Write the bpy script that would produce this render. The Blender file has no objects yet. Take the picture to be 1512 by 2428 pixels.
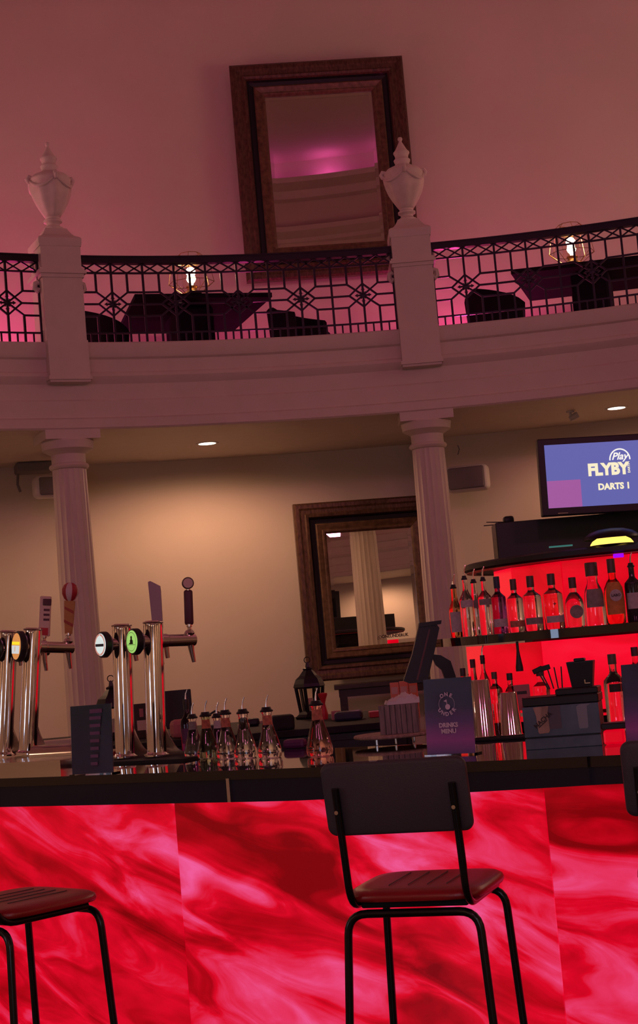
import bpy, bmesh, math, random
from mathutils import Vector, Matrix
R = math.radians
C = bpy.context.scene.collection
sc = bpy.context.scene

# ---------------------------------------------------------------- camera
FPX, EYE, PITCH, ROLL = 3700.0, 1.55, R(5.1), R(-4.9)
cam_d = bpy.data.cameras.new('camera'); cam = bpy.data.objects.new('camera', cam_d); C.objects.link(cam)
cam_d.sensor_fit = 'HORIZONTAL'; cam_d.sensor_width = 36.0; cam_d.lens = FPX / 1512.0 * 36.0
cam_d.clip_start = 0.05; cam_d.clip_end = 200
CAMM = Matrix.Rotation(math.pi/2 + PITCH, 3, 'X') @ Matrix.Rotation(ROLL, 3, 'Z')
cam.matrix_world = Matrix.Translation((0, 0, EYE)) @ CAMM.to_4x4()
sc.camera = cam
# ---------------------------------------------------------------- world, exposure
w = bpy.data.worlds.new('world'); sc.world = w; w.use_nodes = True
w.node_tree.nodes['Background'].inputs[0].default_value = (0.02, 0.008, 0.01, 1)
w.node_tree.nodes['Background'].inputs[1].default_value = 1.0
sc.view_settings.view_transform = 'Standard'; sc.view_settings.look = 'None'
sc.view_settings.exposure = 0.0; sc.view_settings.gamma = 1.0
sc.view_settings.use_curve_mapping = False
# ---------------------------------------------------------------- room lights
CX, CY = 0.97, 6.05            # centre of the round hall
RB, RW = 6.95, 9.2             # balcony edge radius, wall radius
def ring(deg, r, z=0.0):
    return Vector((CX + r*math.cos(R(deg)), CY + r*math.sin(R(deg)), z))
def light(name, kind, loc, energy, col, **kw):
    d = bpy.data.lights.new(name, kind); d.energy = energy; d.color = col
    for k, v in kw.items(): setattr(d, k, v)
    o = bpy.data.objects.new(name, d); C.objects.link(o); o.location = loc
    return o
# the ceiling's coloured wash, from unseen lights added for pink ambience
for k in range(36):            # fill points added out of sight above the cornice, washing the ceiling
    light('pink_ceiling_fill', 'POINT', ring(5+k*10, 8.90, 11.745), 3.4, (1.0, 0.12, 0.62), shadow_soft_size=0.02)
# coloured fill spots added unseen behind the viewer, aimed across the hall
for a, e in ((236, 165), (268, 190), (300, 185)):
    o = light('pink_fill_spot', 'SPOT', ring(a, 7.3, 5.3), e, (1.0, 0.22, 0.50), spot_size=R(85), spot_blend=1.0, shadow_soft_size=0.35)
    o.rotation_euler = (Vector((1.0, 13.0, 4.6)) - o.location).to_track_quat('-Z', 'Y').to_euler()
# pink uplights on the gallery floor, against the wall
for a, e in ((116.5, 44), (86.2, 30), (99.5, 6), (60, 20), (138, 34)):
    light('pink_uplight', 'POINT', ring(a, 8.80, 4.06), e, (1.0, 0.06, 0.38), shadow_soft_size=0.06)

for a in (53, 41, 127, 139, 151, 29):  # unseen fill points added to warm the upper wall; no lamps stand here
    light('gallery_fill_light', 'POINT', ring(a, 7.75, 5.0), 44 if a < 90 else 12, (1.0, 0.62, 0.46), shadow_soft_size=0.08)
FL = -0.12                     # hall floor level

# ================================================================ helpers
def ray(px, py): return CAMM @ Vector(((px-756)/FPX, -(py-1214)/FPX, -1.0))
def at(px, py, Y=None, z=None):
    d = ray(px, py); t = (Y/d.y) if Y is not None else (z-EYE)/d.z
    return d*t + Vector((0, 0, EYE))

class MB:
    def __init__(s): s.v = []; s.f = []; s.uv = None
    def add(s, v, f, m=None):
        n = len(s.v)
        s.v += [tuple(m @ Vector(p)) if m is not None else tuple(p) for p in v]
        s.f += [tuple(i+n for i in q) for q in f]; return s
    def box(s, x0, x1, y0, y1, z0, z1, m=None):
        v = [(x0,y0,z0),(x1,y0,z0),(x1,y1,z0),(x0,y1,z0),(x0,y0,z1),(x1,y0,z1),(x1,y1,z1),(x0,y1,z1)]
        return s.add(v, [(3,2,1,0),(4,5,6,7),(0,1,5,4),(1,2,6,5),(2,3,7,6),(3,0,4,7)], m)
    def rbox(s, x0, x1, y0, y1, z0, z1, b=0.005, seg=2, m=None):
        bm = bmesh.new(); bmesh.ops.create_cube(bm, size=1)
        for v in bm.verts:
            v.co = Vector(((x0+x1)/2+v.co.x*(x1-x0), (y0+y1)/2+v.co.y*(y1-y0), (z0+z1)/2+v.co.z*(z1-z0)))
        bmesh.ops.bevel(bm, geom=bm.edges[:], offset=b, segments=seg, affect='EDGES', profile=0.5)
        bm.verts.index_update()
        s.add([v.co.copy() for v in bm.verts], [tuple(v.index for v in f.verts) for f in bm.faces], m)
        bm.free(); return s
    def lathe(s, prof, n=24, m=None, mod=None, a0=0.0, a1=360.0, cap=True):
        full = abs(a1-a0-360) < 1e-6; k = n if full else n+1
        v = []; f = []
        for j, (r, z) in enumerate(prof):
            for i in range(k):
                a = R(a0 + (a1-a0)*i/n); rr = r*(mod(a, z) if mod else 1)
                v.append((rr*math.cos(a), rr*math.sin(a), z))
        for j in range(len(prof)-1):
            for i in range(n):
                i2 = (i+1) % k if full else i+1
                f.append((j*k+i, j*k+i2, (j+1)*k+i2, (j+1)*k+i))
        if full and cap:
            if prof[0][0] > 1e-5: f.append(tuple(reversed(range(k))))
            if prof[-1][0] > 1e-5: f.append(tuple((len(prof)-1)*k+i for i in range(k)))
        return s.add(v, f, m)
    def tube(s, pts, r, n=8, caps=True, closed=False, m=None):
        P = [Vector(p) for p in pts]; v = []; f = []; L = len(P)
        rs = r if isinstance(r, (list, tuple)) else [r]*L
        ref = None
        for i in range(L):
            if closed: t = (P[(i+1) % L]-P[i-1]).normalized()
            else: t = (P[min(i+1, L-1)]-P[max(i-1, 0)]).normalized()
            if ref is None:
                ref = Vector((0,0,1)) if abs(t.z) < 0.9 else Vector((1,0,0))
            a = t.cross(ref).normalized(); b = a.cross(t).normalized(); ref = b
            for k in range(n):
                an = 2*math.pi*(k+0.5)/n
                v.append(P[i] + (a*math.cos(an)+b*math.sin(an))*rs[i])
        for i in range(L if closed else L-1):
            i2 = (i+1) % L
            for k in range(n):
                k2 = (k+1) % n; f.append((i*n+k, i*n+k2, i2*n+k2, i2*n+k))
        if caps and not closed:
            f.append(tuple(reversed(range(n)))); f.append(tuple((L-1)*n+k for k in range(n)))
        return s.add(v, f, m)
    def prism(s, poly, h, m=None):      # poly in x,z ; thickness along y from 0 to h
        n = len(poly)
        v = [(x, 0, z) for x, z in poly] + [(x, h, z) for x, z in poly]
        f = [tuple(range(n)), tuple(reversed(range(n, 2*n)))]
        f += [(i, i+n, (i+1) % n + n, (i+1) % n) for i in range(n)]
        return s.add(v, f, m)
    def build(s, name, mat, parent=None, smooth=False, loc=None, rot=None, angle=40):
        me = bpy.data.meshes.new(name); me.from_pydata(s.v, [], s.f); me.update()
        bm = bmesh.new(); bm.from_mesh(me); bmesh.ops.recalc_face_normals(bm, faces=bm.faces[:]); bm.to_mesh(me); bm.free()
        if smooth:
            me.polygons.foreach_set('use_smooth', [True]*len(me.polygons))
            try: me.set_sharp_from_angle(angle=R(angle))
            except Exception: pass
        me.materials.append(mat)
        return link(name, me, parent, loc, rot)
def link(name, me, parent=None, loc=None, rot=None):
    o = bpy.data.objects.new(name, me); C.objects.link(o)
    if parent: o.parent = parent
    if loc is not None: o.location = loc
    if rot is not None: o.rotation_euler = rot
    return o
def tag(o, label=None, cat=None, group=None, kind=None):
    if label: o['label'] = label
    if cat: o['category'] = cat
    if group: o['group'] = group
    if kind: o['kind'] = kind
    return o
def thing(name, label, cat, loc=(0,0,0), rz=0.0, group=None, rx=0.0, ry=0.0):
    o = bpy.data.objects.new(name, None); C.objects.link(o); o.empty_display_size = 0.05
    o.location = loc; o.rotation_euler = (rx, ry, rz)
    return tag(o, label, cat, group)
def struct(name, mb, mat, **k): return tag(mb.build(name, mat, **k), kind='structure')
def Rz(a): return Matrix.Rotation(a, 4, 'Z')
def T(x, y, z): return Matrix.Translation((x, y, z))
def text(name, body, size, mat, parent, loc, rot=(math.pi/2, 0, 0), ext=0.0004, sx=1.0, bold=0.0, shear=0.0, align='CENTER'):
    cu = bpy.data.curves.new(name, 'FONT'); cu.body = body; cu.size = size; cu.extrude = ext
    cu.align_x = align; cu.align_y = 'CENTER'; cu.offset = bold; cu.shear = shear; cu.resolution_u = 3
    o = bpy.data.objects.new(name, cu); C.objects.link(o)
    dg = bpy.context.evaluated_depsgraph_get(); dg.update()
    me = bpy.data.meshes.new_from_object(o.evaluated_get(dg))
    bpy.data.objects.remove(o); me.materials.clear(); me.materials.append(mat)
    t = link(name, me, parent, loc, rot); t.scale = (sx, 1, 1); return t

# ---------------------------------------------------------------- materials
def mat(name, col, rough=0.6, metal=0.0, spec=0.5, emit=None, es=0.0, trans=0.0, ior=1.45,
        noise=0.0, nscale=8.0, bump=0.0, bscale=60.0, coat=0.0, stretch=None):
    m = bpy.data.materials.new(name); m.use_nodes = True; nt = m.node_tree; N = nt.nodes; L = nt.links
    b = N['Principled BSDF']
    b.inputs['Base Color'].default_value = (*col, 1); b.inputs['Roughness'].default_value = rough
    b.inputs['Metallic'].default_value = metal; b.inputs['Specular IOR Level'].default_value = spec
    b.inputs['IOR'].default_value = ior; b.inputs['Transmission Weight'].default_value = trans
    b.inputs['Coat Weight'].default_value = coat
    if emit: b.inputs['Emission Color'].default_value = (*emit, 1); b.inputs['Emission Strength'].default_value = es
    if noise or bump:
        tc = N.new('ShaderNodeTexCoord'); mp = N.new('ShaderNodeMapping'); L.new(tc.outputs['Object'], mp.inputs[0])
        if stretch: mp.inputs['Scale'].default_value = stretch
    if noise:
        n = N.new('ShaderNodeTexNoise'); n.inputs['Scale'].default_value = nscale; n.inputs['Detail'].default_value = 5
        L.new(mp.outputs[0], n.inputs['Vector'])
        r = N.new('ShaderNodeValToRGB'); L.new(n.outputs[0], r.inputs[0])
        r.color_ramp.elements[0].position = 0.3; r.color_ramp.elements[1].position = 0.7
        r.color_ramp.elements[0].color = (*[c*(1-noise) for c in col], 1)
        r.color_ramp.elements[1].color = (*[min(1, c*(1+noise)) for c in col], 1)
        L.new(r.outputs[0], b.inputs['Base Color'])
    if bump:
        n2 = N.new('ShaderNodeTexNoise'); n2.inputs['Scale'].default_value = bscale; n2.inputs['Detail'].default_value = 3
        L.new(mp.outputs[0], n2.inputs['Vector'])
        bp = N.new('ShaderNodeBump'); bp.inputs['Strength'].default_value = bump; bp.inputs['Distance'].default_value = 0.01
        L.new(n2.outputs[0], bp.inputs['Height']); L.new(bp.outputs[0], b.inputs['Normal'])
    return m
def onyx(name, seed, ang, strength=1.0, sx=0.75, sy=2.5, mottle=0.20):
    m = bpy.data.materials.new(name); m.use_nodes = True; nt = m.node_tree; N = nt.nodes; L = nt.links
    b = N['Principled BSDF']; b.inputs['Base Color'].default_value = (0.02, 0.002, 0.004, 1)
    b.inputs['Roughness'].default_value = 0.22
    uv = N.new('ShaderNodeUVMap'); mp = N.new('ShaderNodeMapping'); L.new(uv.outputs[0], mp.inputs[0])
    mp.vector_type = 'TEXTURE'
    mp.inputs['Location'].default_value = (seed*3.7, seed*1.9, 0); mp.inputs['Rotation'].default_value = (0, 0, R(ang))
    mp.inputs['Scale'].default_value = (1/sx, 1/sy, 1)
    n1 = N.new('ShaderNodeTexNoise'); n1.inputs['Scale'].default_value = 0.9; n1.inputs['Detail'].default_value = 2
    L.new(mp.outputs[0], n1.inputs['Vector'])
    sub = N.new('ShaderNodeVectorMath'); sub.operation = 'SUBTRACT'; L.new(n1.outputs['Color'], sub.inputs[0]); sub.inputs[1].default_value = (0.5, 0.5, 0.5)
    sca = N.new('ShaderNodeVectorMath'); sca.operation = 'SCALE'; L.new(sub.outputs[0], sca.inputs[0]); sca.inputs['Scale'].default_value = 2.3
    ad = N.new('ShaderNodeVectorMath'); L.new(mp.outputs[0], ad.inputs[0]); L.new(sca.outputs[0], ad.inputs[1])
    n2 = N.new('ShaderNodeTexNoise'); n2.inputs['Scale'].default_value = 1.15; n2.inputs['Detail'].default_value = 7
    n2.inputs['Roughness'].default_value = 0.55; n2.inputs['Distortion'].default_value = 0.9
    L.new(ad.outputs[0], n2.inputs['Vector'])
    mp3 = N.new('ShaderNodeMapping'); mp3.inputs['Location'].default_value = (seed, -seed, 0); mp3.inputs['Scale'].default_value = (1.0, 1.7, 1); L.new(uv.outputs[0], mp3.inputs[0])
    n3 = N.new('ShaderNodeTexNoise'); n3.inputs['Scale'].default_value = 4.2; n3.inputs['Detail'].default_value = 6; n3.inputs['Distortion'].default_value = 0.6; L.new(mp3.outputs[0], n3.inputs['Vector'])
    m3 = N.new('ShaderNodeMath'); m3.operation = 'MULTIPLY_ADD'; L.new(n3.outputs[0], m3.inputs[0]); m3.inputs[1].default_value = mottle; m3.inputs[2].default_value = -0.5*mottle
    a3 = N.new('ShaderNodeMath'); a3.operation = 'ADD'; L.new(n2.outputs[0], a3.inputs[0]); L.new(m3.outputs[0], a3.inputs[1])
    r = N.new('ShaderNodeValToRGB'); L.new(a3.outputs[0], r.inputs[0]); cr = r.color_ramp
    cr.elements[0].position = 0.33; cr.elements[0].color = (0.20, 0.0, 0.002, 1)
    cr.elements[1].position = 0.78; cr.elements[1].color = (0.88, 0.12, 0.36, 1)
    for p, c in ((0.43, (0.42, 0.0, 0.006)), (0.53, (0.70, 0.001, 0.018)), (0.64, (0.78, 0.035, 0.12))):
        e = cr.elements.new(p); e.color = (*c, 1)
    L.new(r.outputs[0], b.inputs['Emission Color']); b.inputs['Emission Strength'].default_value = strength
    return m
M = {}
PAINT = (0.66, 0.57, 0.47)
M['wall'] = mat('wall_paint', PAINT, 0.85, noise=0.035, nscale=1.2, bump=0.03, bscale=40)
M['paint'] = mat('gloss_paint', (0.66, 0.57, 0.49), 0.5, noise=0.03, nscale=6, bump=0.02)
M['urn'] = mat('urn_plaster', (0.70, 0.62, 0.52), 0.55, noise=0.06, nscale=14, bump=0.05)
M['floor'] = mat('floor_wood', (0.10, 0.055, 0.035), 0.35, noise=0.3, nscale=6, stretch=(1, 8, 1))
M['iron'] = mat('black_iron', (0.012, 0.010, 0.016), 0.35, 0.3)
M['blackgloss'] = mat('black_granite', (0.006, 0.006, 0.008), 0.03, spec=0.7, coat=0.5, noise=0.3, nscale=120)
M['apron'] = mat('black_glass_apron', (0.008, 0.014, 0.034), 0.08, spec=0.5)
M['black'] = mat('black_plastic', (0.010, 0.010, 0.013), 0.42, bump=0.02)
M['blackmatte'] = mat('black_rubber', (0.010, 0.010, 0.012), 0.8, noise=0.2)
M['tablemat'] = mat('matt_black_table', (0.012, 0.009, 0.014), 0.9, spec=0.08)
M['fabric'] = mat('black_vinyl', (0.060, 0.048, 0.060), 0.5, bump=0.15, bscale=220)
M['tubemetal'] = mat('black_tube', (0.010, 0.009, 0.011), 0.25, 0.4, coat=0.3)
M['chrome'] = mat('chrome', (0.80, 0.76, 0.74), 0.07, 1.0)
M['steel'] = mat('brushed_steel', (0.70, 0.66, 0.62), 0.16, 1.0)
M['bronze'] = mat('dark_gilt_wood', (0.090, 0.045, 0.026), 0.36, 0.25, noise=0.45, nscale=18, bump=0.2, bscale=50, stretch=(3, 3, 1))
M['bronze2'] = mat('gilt_inner_wood', (0.125, 0.068, 0.036), 0.34, 0.3, noise=0.4, nscale=22, bump=0.15, bscale=60)
M['cove'] = mat('black_velvet_cove', (0.010, 0.008, 0.012), 0.45)
M['mirror'] = mat('mirror_glass', (0.86, 0.84, 0.84), 0.008, 1.0)
M['glass'] = mat('clear_glass', (0.97, 0.97, 0.97), 0.015, trans=1.0, ior=1.45)
M['thinglass'] = mat('lamp_glass', (1.0, 0.97, 0.9), 0.02, trans=1.0, ior=1.06)
M['white'] = mat('white_plastic', (0.62, 0.58, 0.55), 0.5)
M['grille'] = mat('speaker_grille', (0.22, 0.19, 0.19), 0.8, bump=0.4, bscale=400)
M['cream'] = mat('cream_card', (0.62, 0.50, 0.40), 0.7, noise=0.05)
M['paper'] = mat('white_paper', (0.60, 0.56, 0.56), 0.8, noise=0.05)
M['brass'] = mat('brass', (0.70, 0.48, 0.20), 0.22, 1.0)
M['darkwood'] = mat('dark_wood', (0.030, 0.015, 0.012), 0.4, noise=0.35, nscale=9, stretch=(1, 1, 6))
M['wood'] = mat('pale_wood', (0.33, 0.24, 0.18), 0.6, noise=0.3, nscale=8, stretch=(8, 8, 1))
M['crate'] = mat('grey_wood', (0.20, 0.165, 0.15), 0.7, noise=0.3, nscale=10, stretch=(10, 10, 1))
M['navy'] = mat('navy_plastic', (0.02, 0.022, 0.05), 0.5)
M['pinkc'] = mat('pink_card', (0.42, 0.16, 0.17), 0.7)
M['orangec'] = mat('orange_box', (0.72, 0.30, 0.17), 0.6, noise=0.08)
M['red'] = mat('red_lacquer', (0.45, 0.02, 0.03), 0.4)
M['redreflect'] = mat('painted_red_reflection', (0.3, 0.0, 0.01), 0.3, emit=(0.72, 0.0, 0.012), es=0.85)
M['bulb'] = mat('bulb', (1, 0.9, 0.7), 0.4, emit=(1.0, 0.80, 0.50), es=14)
M['down'] = mat('downlight_lens', (1, 0.9, 0.8), 0.4, emit=(1.0, 0.86, 0.68), es=6)
M['yellowlens'] = mat('yellow_lens', (0.9, 0.6, 0.2), 0.4, emit=(1.0, 0.62, 0.11), es=1.7)
def emis(name, c, s=1.0): return mat(name, tuple(x*0.1 for x in c), 0.3, emit=c, es=s)
M['screen'] = emis('screen_blue', (0.115, 0.125, 0.40), 1.0)
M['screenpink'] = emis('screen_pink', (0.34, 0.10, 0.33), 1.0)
M['screentext'] = emis('screen_text', (0.93, 0.84, 0.58), 1.0)
M['screenwhite'] = emis('screen_white', (0.93, 0.90, 0.85), 1.0)
M['coolscreen'] = emis('cool_screen', (0.55, 0.68, 1.0), 5.0)
M['led'] = emis('violet_led', (0.35, 0.0, 0.9), 1.0)
M['teal'] = emis('teal_strip', (0.03, 0.16, 0.14), 0.9)

def arc(r, d0, d1, n):   # points around the hall centre, degrees
    return [(CX+r*math.cos(R(d0+(d1-d0)*i/n)), CY+r*math.sin(R(d0+(d1-d0)*i/n))) for i in range(n+1)]
MC = T(CX, CY, 0)
# ================================================================ STRUCTURE
b = MB(); b.lathe([(9.6, FL), (9.6, FL-0.2), (0, FL-0.2)], 64, MC)
struct('floor', b, M['floor'])
def wallring(r0, r1, z0, z1, a0, a1, n):
    return MB().lathe([(r0, z0), (r1, z0), (r1, z1), (r0, z1), (r0, z0)], n, MC, a0=a0, a1=a1, cap=False)
RW2 = 8.88
struct('wall_lower_left', wallring(RW, RW+0.15, FL, 3.62, 89, 260, 96), M['wall'], smooth=True)
struct('wall_lower_right', wallring(RW2, RW+0.15, FL, 3.62, -100, 89, 96), M['wall'], smooth=True)
struct('wall_upper', wallring(RW, RW+0.15, 3.98, 12.3, 0, 360, 160), M['wall'], smooth=True)
b = MB(); b.lathe([(9.35, 12.2), (9.35, 12.35), (0, 12.35)], 96, MC)
struct('ceiling', b, M['wall'])
# cornice and frieze mouldings high on the hall wall (what the upper mirror reflects)
prof = [(9.2, 9.55), (9.10, 9.58), (9.08, 9.66), (9.16, 9.70), (9.2, 9.72)]
struct('trim_1', MB().lathe(prof, 128, MC, cap=False), M['paint'], smooth=True)
prof = [(9.2, 10.15), (9.14, 10.18), (9.12, 10.3), (9.0, 10.36), (8.98, 10.44), (8.80, 10.56), (8.78, 10.66), (9.2, 10.68)]
struct('trim_2', MB().lathe(prof, 128, MC, cap=False), M['paint'], smooth=True)
prof = [(9.2, 11.3), (9.05, 11.34), (9.0, 11.5), (8.7, 11.6), (8.66, 11.7), (9.2, 11.72)]
struct('trim_3', MB().lathe(prof, 128, MC, cap=False), M['paint'], smooth=True)
b = MB()
for i in range(90):
    a = 190 + i*1.9; p = ring(a, 9.02)
    b.rbox(-0.09, 0.09, -0.05, 0.06, 10.0, 10.12, 0.02, 1, m=T(p.x, p.y, 0) @ Rz(R(a-90)))
dent = struct('trim_4', b, M['paint'])
# gallery slab: soffit, fascia with its mouldings, kerb and floor
prof = [(9.25, 3.50), (7.30, 3.50), (7.27, 3.485), (6.97, 3.485), (6.955, 3.50), (6.955, 3.57), (6.985, 3.585), (6.985, 3.72),
        (7.0, 3.735), (7.0, 3.86), (6.99, 3.875), (6.975, 3.895), (6.965, 3.92), (6.968, 3.945), (6.985, 3.96), (6.985, 4.06),
        (6.965, 4.075), (6.955, 4.10), (6.955, 4.19), (6.965, 4.20), (7.12, 4.20), (7.13, 3.97), (9.25, 3.97)]
struct('trim_gallery', MB().lathe(prof, 240, MC, cap=False), M['paint'], smooth=True, angle=25)
struct('trim_skirting', MB().lathe([(9.2, 3.97), (9.17, 3.97), (9.17, 4.10), (9.18, 4.12), (9.2, 4.12)], 128, MC, cap=False), M['paint'])

# ================================================================ COLUMNS, PIERS, URNS
PD = {'left': 114.5, 'right': 90.0, 'far_right': 65.5, 'far_left': 139.0}
def column(deg, label):
    p = ring(deg, RB+0.17)
    t = thing('gallery_column', label, 'column', p, R(deg-90), 'columns under the gallery')
    fl = lambda a, z: 1 - 0.045*abs(math.sin(10*a))**0.7
    MB().lathe([(0.158, 0.32), (0.157, 1.2), (0.148, 2.3), (0.137, 3.19)], 160, mod=fl, cap=False).build('shaft', M['paint'], t, True, angle=60)
    MB().lathe([(0.14, 3.18), (0.155, 3.19), (0.162, 3.205), (0.155, 3.22), (0.138, 3.23), (0.138, 3.30), (0.16, 3.315), (0.205, 3.34),
                (0.21, 3.375), (0.215, 3.40), (0.21, 3.41)], 40).box(-0.225, 0.225, -0.19, 0.22, 3.41, 3.484).build('capital', M['paint'], t, True, angle=35)
    MB().lathe([(0.0, 0.0), (0.22, 0.0), (0.235, 0.16), (0.22, 0.20), (0.19, 0.215), (0.185, 0.25), (0.20, 0.265), (0.195, 0.30), (0.165, 0.32)], 40, cap=False)\
        .box(-0.25, 0.25, -0.25, 0.25, FL, 0.0).build('base', M['paint'], t, True, angle=35)
    return t
def pier(deg, label):
    p = ring(deg, RB+0.13, 0)
    t = thing('balcony_pier', label, 'pier', (p.x, p.y, 3.86), R(deg-90), 'piers of the gallery railing')
    h = 0.165; y0 = -0.165
    b = MB(); b.box(-h, h, y0-0.03, 0.0, 0.0, 0.34)       # plinth against the fascia
    b.box(-h-0.012, h+0.012, y0-0.045, -0.01, 0.02, 0.05)
    b.build('plinth', M['paint'], t)
    b = MB(); b.box(-h, h, y0, 0.17, 0.34, 1.12)
    b.build('shaft', M['paint'], t)
    b = MB(); k = 0.86
    for dz, e, hh in ((0, 0.012, 0.03), (0.03, 0.03, 0.025), (0.055, 0.018, 0.02)):
        b.box(-h-e, h+e, y0-e, 0.17+e, k+dz, k+dz+hh)
    b.build('moulding', M['paint'], t)
    b = MB()                                              # scrolled cap
    rows = [(0.172, 1.12), (0.178, 1.15), (0.178, 1.185), (0.165, 1.20), (0.135, 1.215), (0.115, 1.24), (0.095, 1.275), (0.09, 1.29)]
    v = []; f = []
    for e, z in rows: v += [(-e, -e+0.003, z), (e, -e+0.003, z), (e, e+0.003, z), (-e, e+0.003, z)]
    for j in range(len(rows)-1):
        for i in range(4): f.append((j*4+i, j*4+(i+1) % 4, j*4+4+(i+1) % 4, j*4+4+i))
    f.append((3, 2, 1, 0)); f.append(tuple(len(v)-4+i for i in range(4)))
    b.add(v, f); b.build('cap', M['paint'], t, True, angle=25)
    for sx in (-1, 1):                                     # side consoles
        b = MB()
        b.tube([(sx*0.17, -0.06, 0.84), (sx*0.20, -0.06, 0.83), (sx*0.205, -0.06, 0.79), (sx*0.185, -0.06, 0.765), (sx*0.17, -0.06, 0.79)], 0.022, 8)
        b.build('scroll', M['paint'], t, True)
        MB().tube([(sx*0.17, 0.04, 1.10), (sx*0.19, 0.04, 1.08), (sx*0.19, 0.04, 0.98), (sx*0.17, 0.04, 0.95)], 0.018, 8).build('scroll', M['paint'], t, True)
    return t
def urn(deg, label):
    p = ring(deg, RB+0.13, 0)
    t = thing('urn', label, 'urn', (p.x, p.y, 5.1505), R(deg-90), 'plaster urns on the gallery piers'); t.scale = (0.92, 0.92, 1.02)
    MB().lathe([(0.0, 0.0), (0.088, 0.0), (0.088, 0.018), (0.065, 0.03), (0.056, 0.045), (0.062, 0.058), (0.082, 0.066), (0.082, 0.082), (0.062, 0.092), (0.066, 0.105)], 32).build('foot', M['urn'], t, True, angle=50)
    lob = lambda a, z: 1 + 0.035*math.cos(8*a)*min(1, max(0, (z-0.10)/0.06))*min(1, max(0, (0.40-z)/0.05))
    MB().lathe([(0.066, 0.105), (0.085, 0.13), (0.118, 0.18), (0.150, 0.235), (0.172, 0.29), (0.183, 0.34), (0.184, 0.375), (0.178, 0.40), (0.184, 0.41),
                (0.176, 0.425), (0.150, 0.45), (0.115, 0.465), (0.09, 0.475)], 64, mod=lob).build('bowl', M['urn'], t, True, angle=60)
    MB().lathe([(0.095, 0.47), (0.072, 0.485), (0.066, 0.50), (0.074, 0.515), (0.078, 0.53), (0.068, 0.54), (0.06, 0.55), (0.064, 0.57), (0.076, 0.59),
                (0.074, 0.60), (0.060, 0.612), (0.045, 0.635), (0.028, 0.665), (0.016, 0.685), (0.013, 0.695), (0.02, 0.703), (0.023, 0.715), (0.017, 0.728), (0, 0.733)], 32).build('lid', M['urn'], t, True, angle=55)
    for a in (0, 90, 180, 270):
        c, s_ = math.cos(R(a)), math.sin(R(a))
        b = MB(); pts = [(c*r, s_*r, z) for r, z in ((0.165, 0.43), (0.195, 0.435), (0.208, 0.415), (0.198, 0.39), (0.182, 0.385))]
        b.tube(pts, [0.016, 0.02, 0.02, 0.016, 0.012], 8).build('handle', M['urn'], t, True)
    b = MB()
    for q in range(4):
        pts = []
        for i in range(9):
            u = i/8; a = R(90*q + 90*u); r = 0.186; pts.append((r*math.cos(a), r*math.sin(a), 0.405-0.07*math.sin(math.pi*u)))
        b.tube(pts, [0.008+0.009*math.sin(math.pi*i/8) for i in range(9)], 7)
    b.build('garland', M['urn'], t, True)
    return t
column(PD['left'], 'fluted cream column left of the taps, behind the striped balloon tap handle')
column(PD['right'], 'fluted cream column between the wall mirror and the lit bottle shelves')
column(PD['far_right'], 'fluted cream column past the right edge, beyond the screen')
pier(PD['left'], 'square gallery pier on the left, carrying the shadowed urn')
pier(PD['right'], 'square gallery pier in front of the tall framed mirror, carrying the warmly lit urn')
pier(PD['far_right'], 'square gallery pier past the right edge of the picture')
urn(PD['left'], 'lidded plaster urn in shadow on the left gallery pier')
urn(PD['right'], 'lidded plaster urn with pale lit flanks on the pier before the tall mirror')
urn(PD['far_right'], 'lidded plaster urn past the right edge of the picture')

# ================================================================ RAILINGS
MW = 2*RB*math.sin(R(21.7/5/2))        # module width (one rosette)
q = MW/4
def bar(b, p0, p1, wd=0.014): b.tube([(p0[0], 0, p0[1]), (p1[0], 0, p1[1])], wd*0.76, 4)
def mesh_of(b, name, m):
    o = b.build(name, m); me = o.data; bpy.data.objects.remove(o); return me
b = MB().box(-0.009, 0.009, -0.009, 0.009, 0, 0.67); me_bal = mesh_of(b, 'baluster', M['iron'])
b = MB().box(-0.0065, 0.0065, -0.0065, 0.0065, 0, 0.085); me_pick = mesh_of(b, 'picket', M['iron'])
b = MB(); bar(b, (-q/2, 0.59), (q/2, 0.67), 0.011); bar(b, (-q/2, 0.67), (q/2, 0.59), 0.011); me_x = mesh_of(b, 'cross_brace', M['iron'])
me_su = mesh_of(MB().box(-0.009, 0.009, -0.009, 0.009, 0.43, 0.60), 'upper_bar', M['iron'])
me_sl = mesh_of(MB().box(-0.009, 0.009, -0.009, 0.009, 0, 0.23), 'lower_bar', M['iron'])
b = MB(); bar(b, (-q, 0.43), (q, 0.23)); bar(b, (-q, 0.23), (q, 0.43)); me_diag = mesh_of(b, 'diagonal_bars', M['iron'])
b = MB(); dv = [(0, 0.43), (0.118, 0.33), (0, 0.23), (-0.118, 0.33)]
for i in range(4): bar(b, dv[i], dv[(i+1) % 4])
me_dia = mesh_of(b, 'diamond', M['iron'])
b = MB(); bar(b, (0, 0), (q, 0)); me_hs = mesh_of(b, 'crossbar', M['iron'])
b = MB(); bar(b, (0, 0), (2*q-0.118, 0)); me_hl = mesh_of(b, 'crossbar', M['iron'])
b = MB(); b.lathe([(0, -0.010), (0.020, -0.008), (0.024, 0), (0.020, 0.008), (0, 0.010)], 12, Matrix.Rotation(math.pi/2, 4, 'X') @ Matrix.Identity(4))
for k in range(4):
    mm = T(0, 0, 0) @ Matrix.Rotation(k*math.pi/2, 4, 'Y')
    b.tube([(0.015, 0, 0), (0.052, 0, 0)], 0.008, 6, m=mm)
    b.prism([(0.045, -0.017), (0.072, 0), (0.045, 0.017), (0.05, 0)], 0.012, m=mm @ T(0, -0.006, 0))
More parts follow.
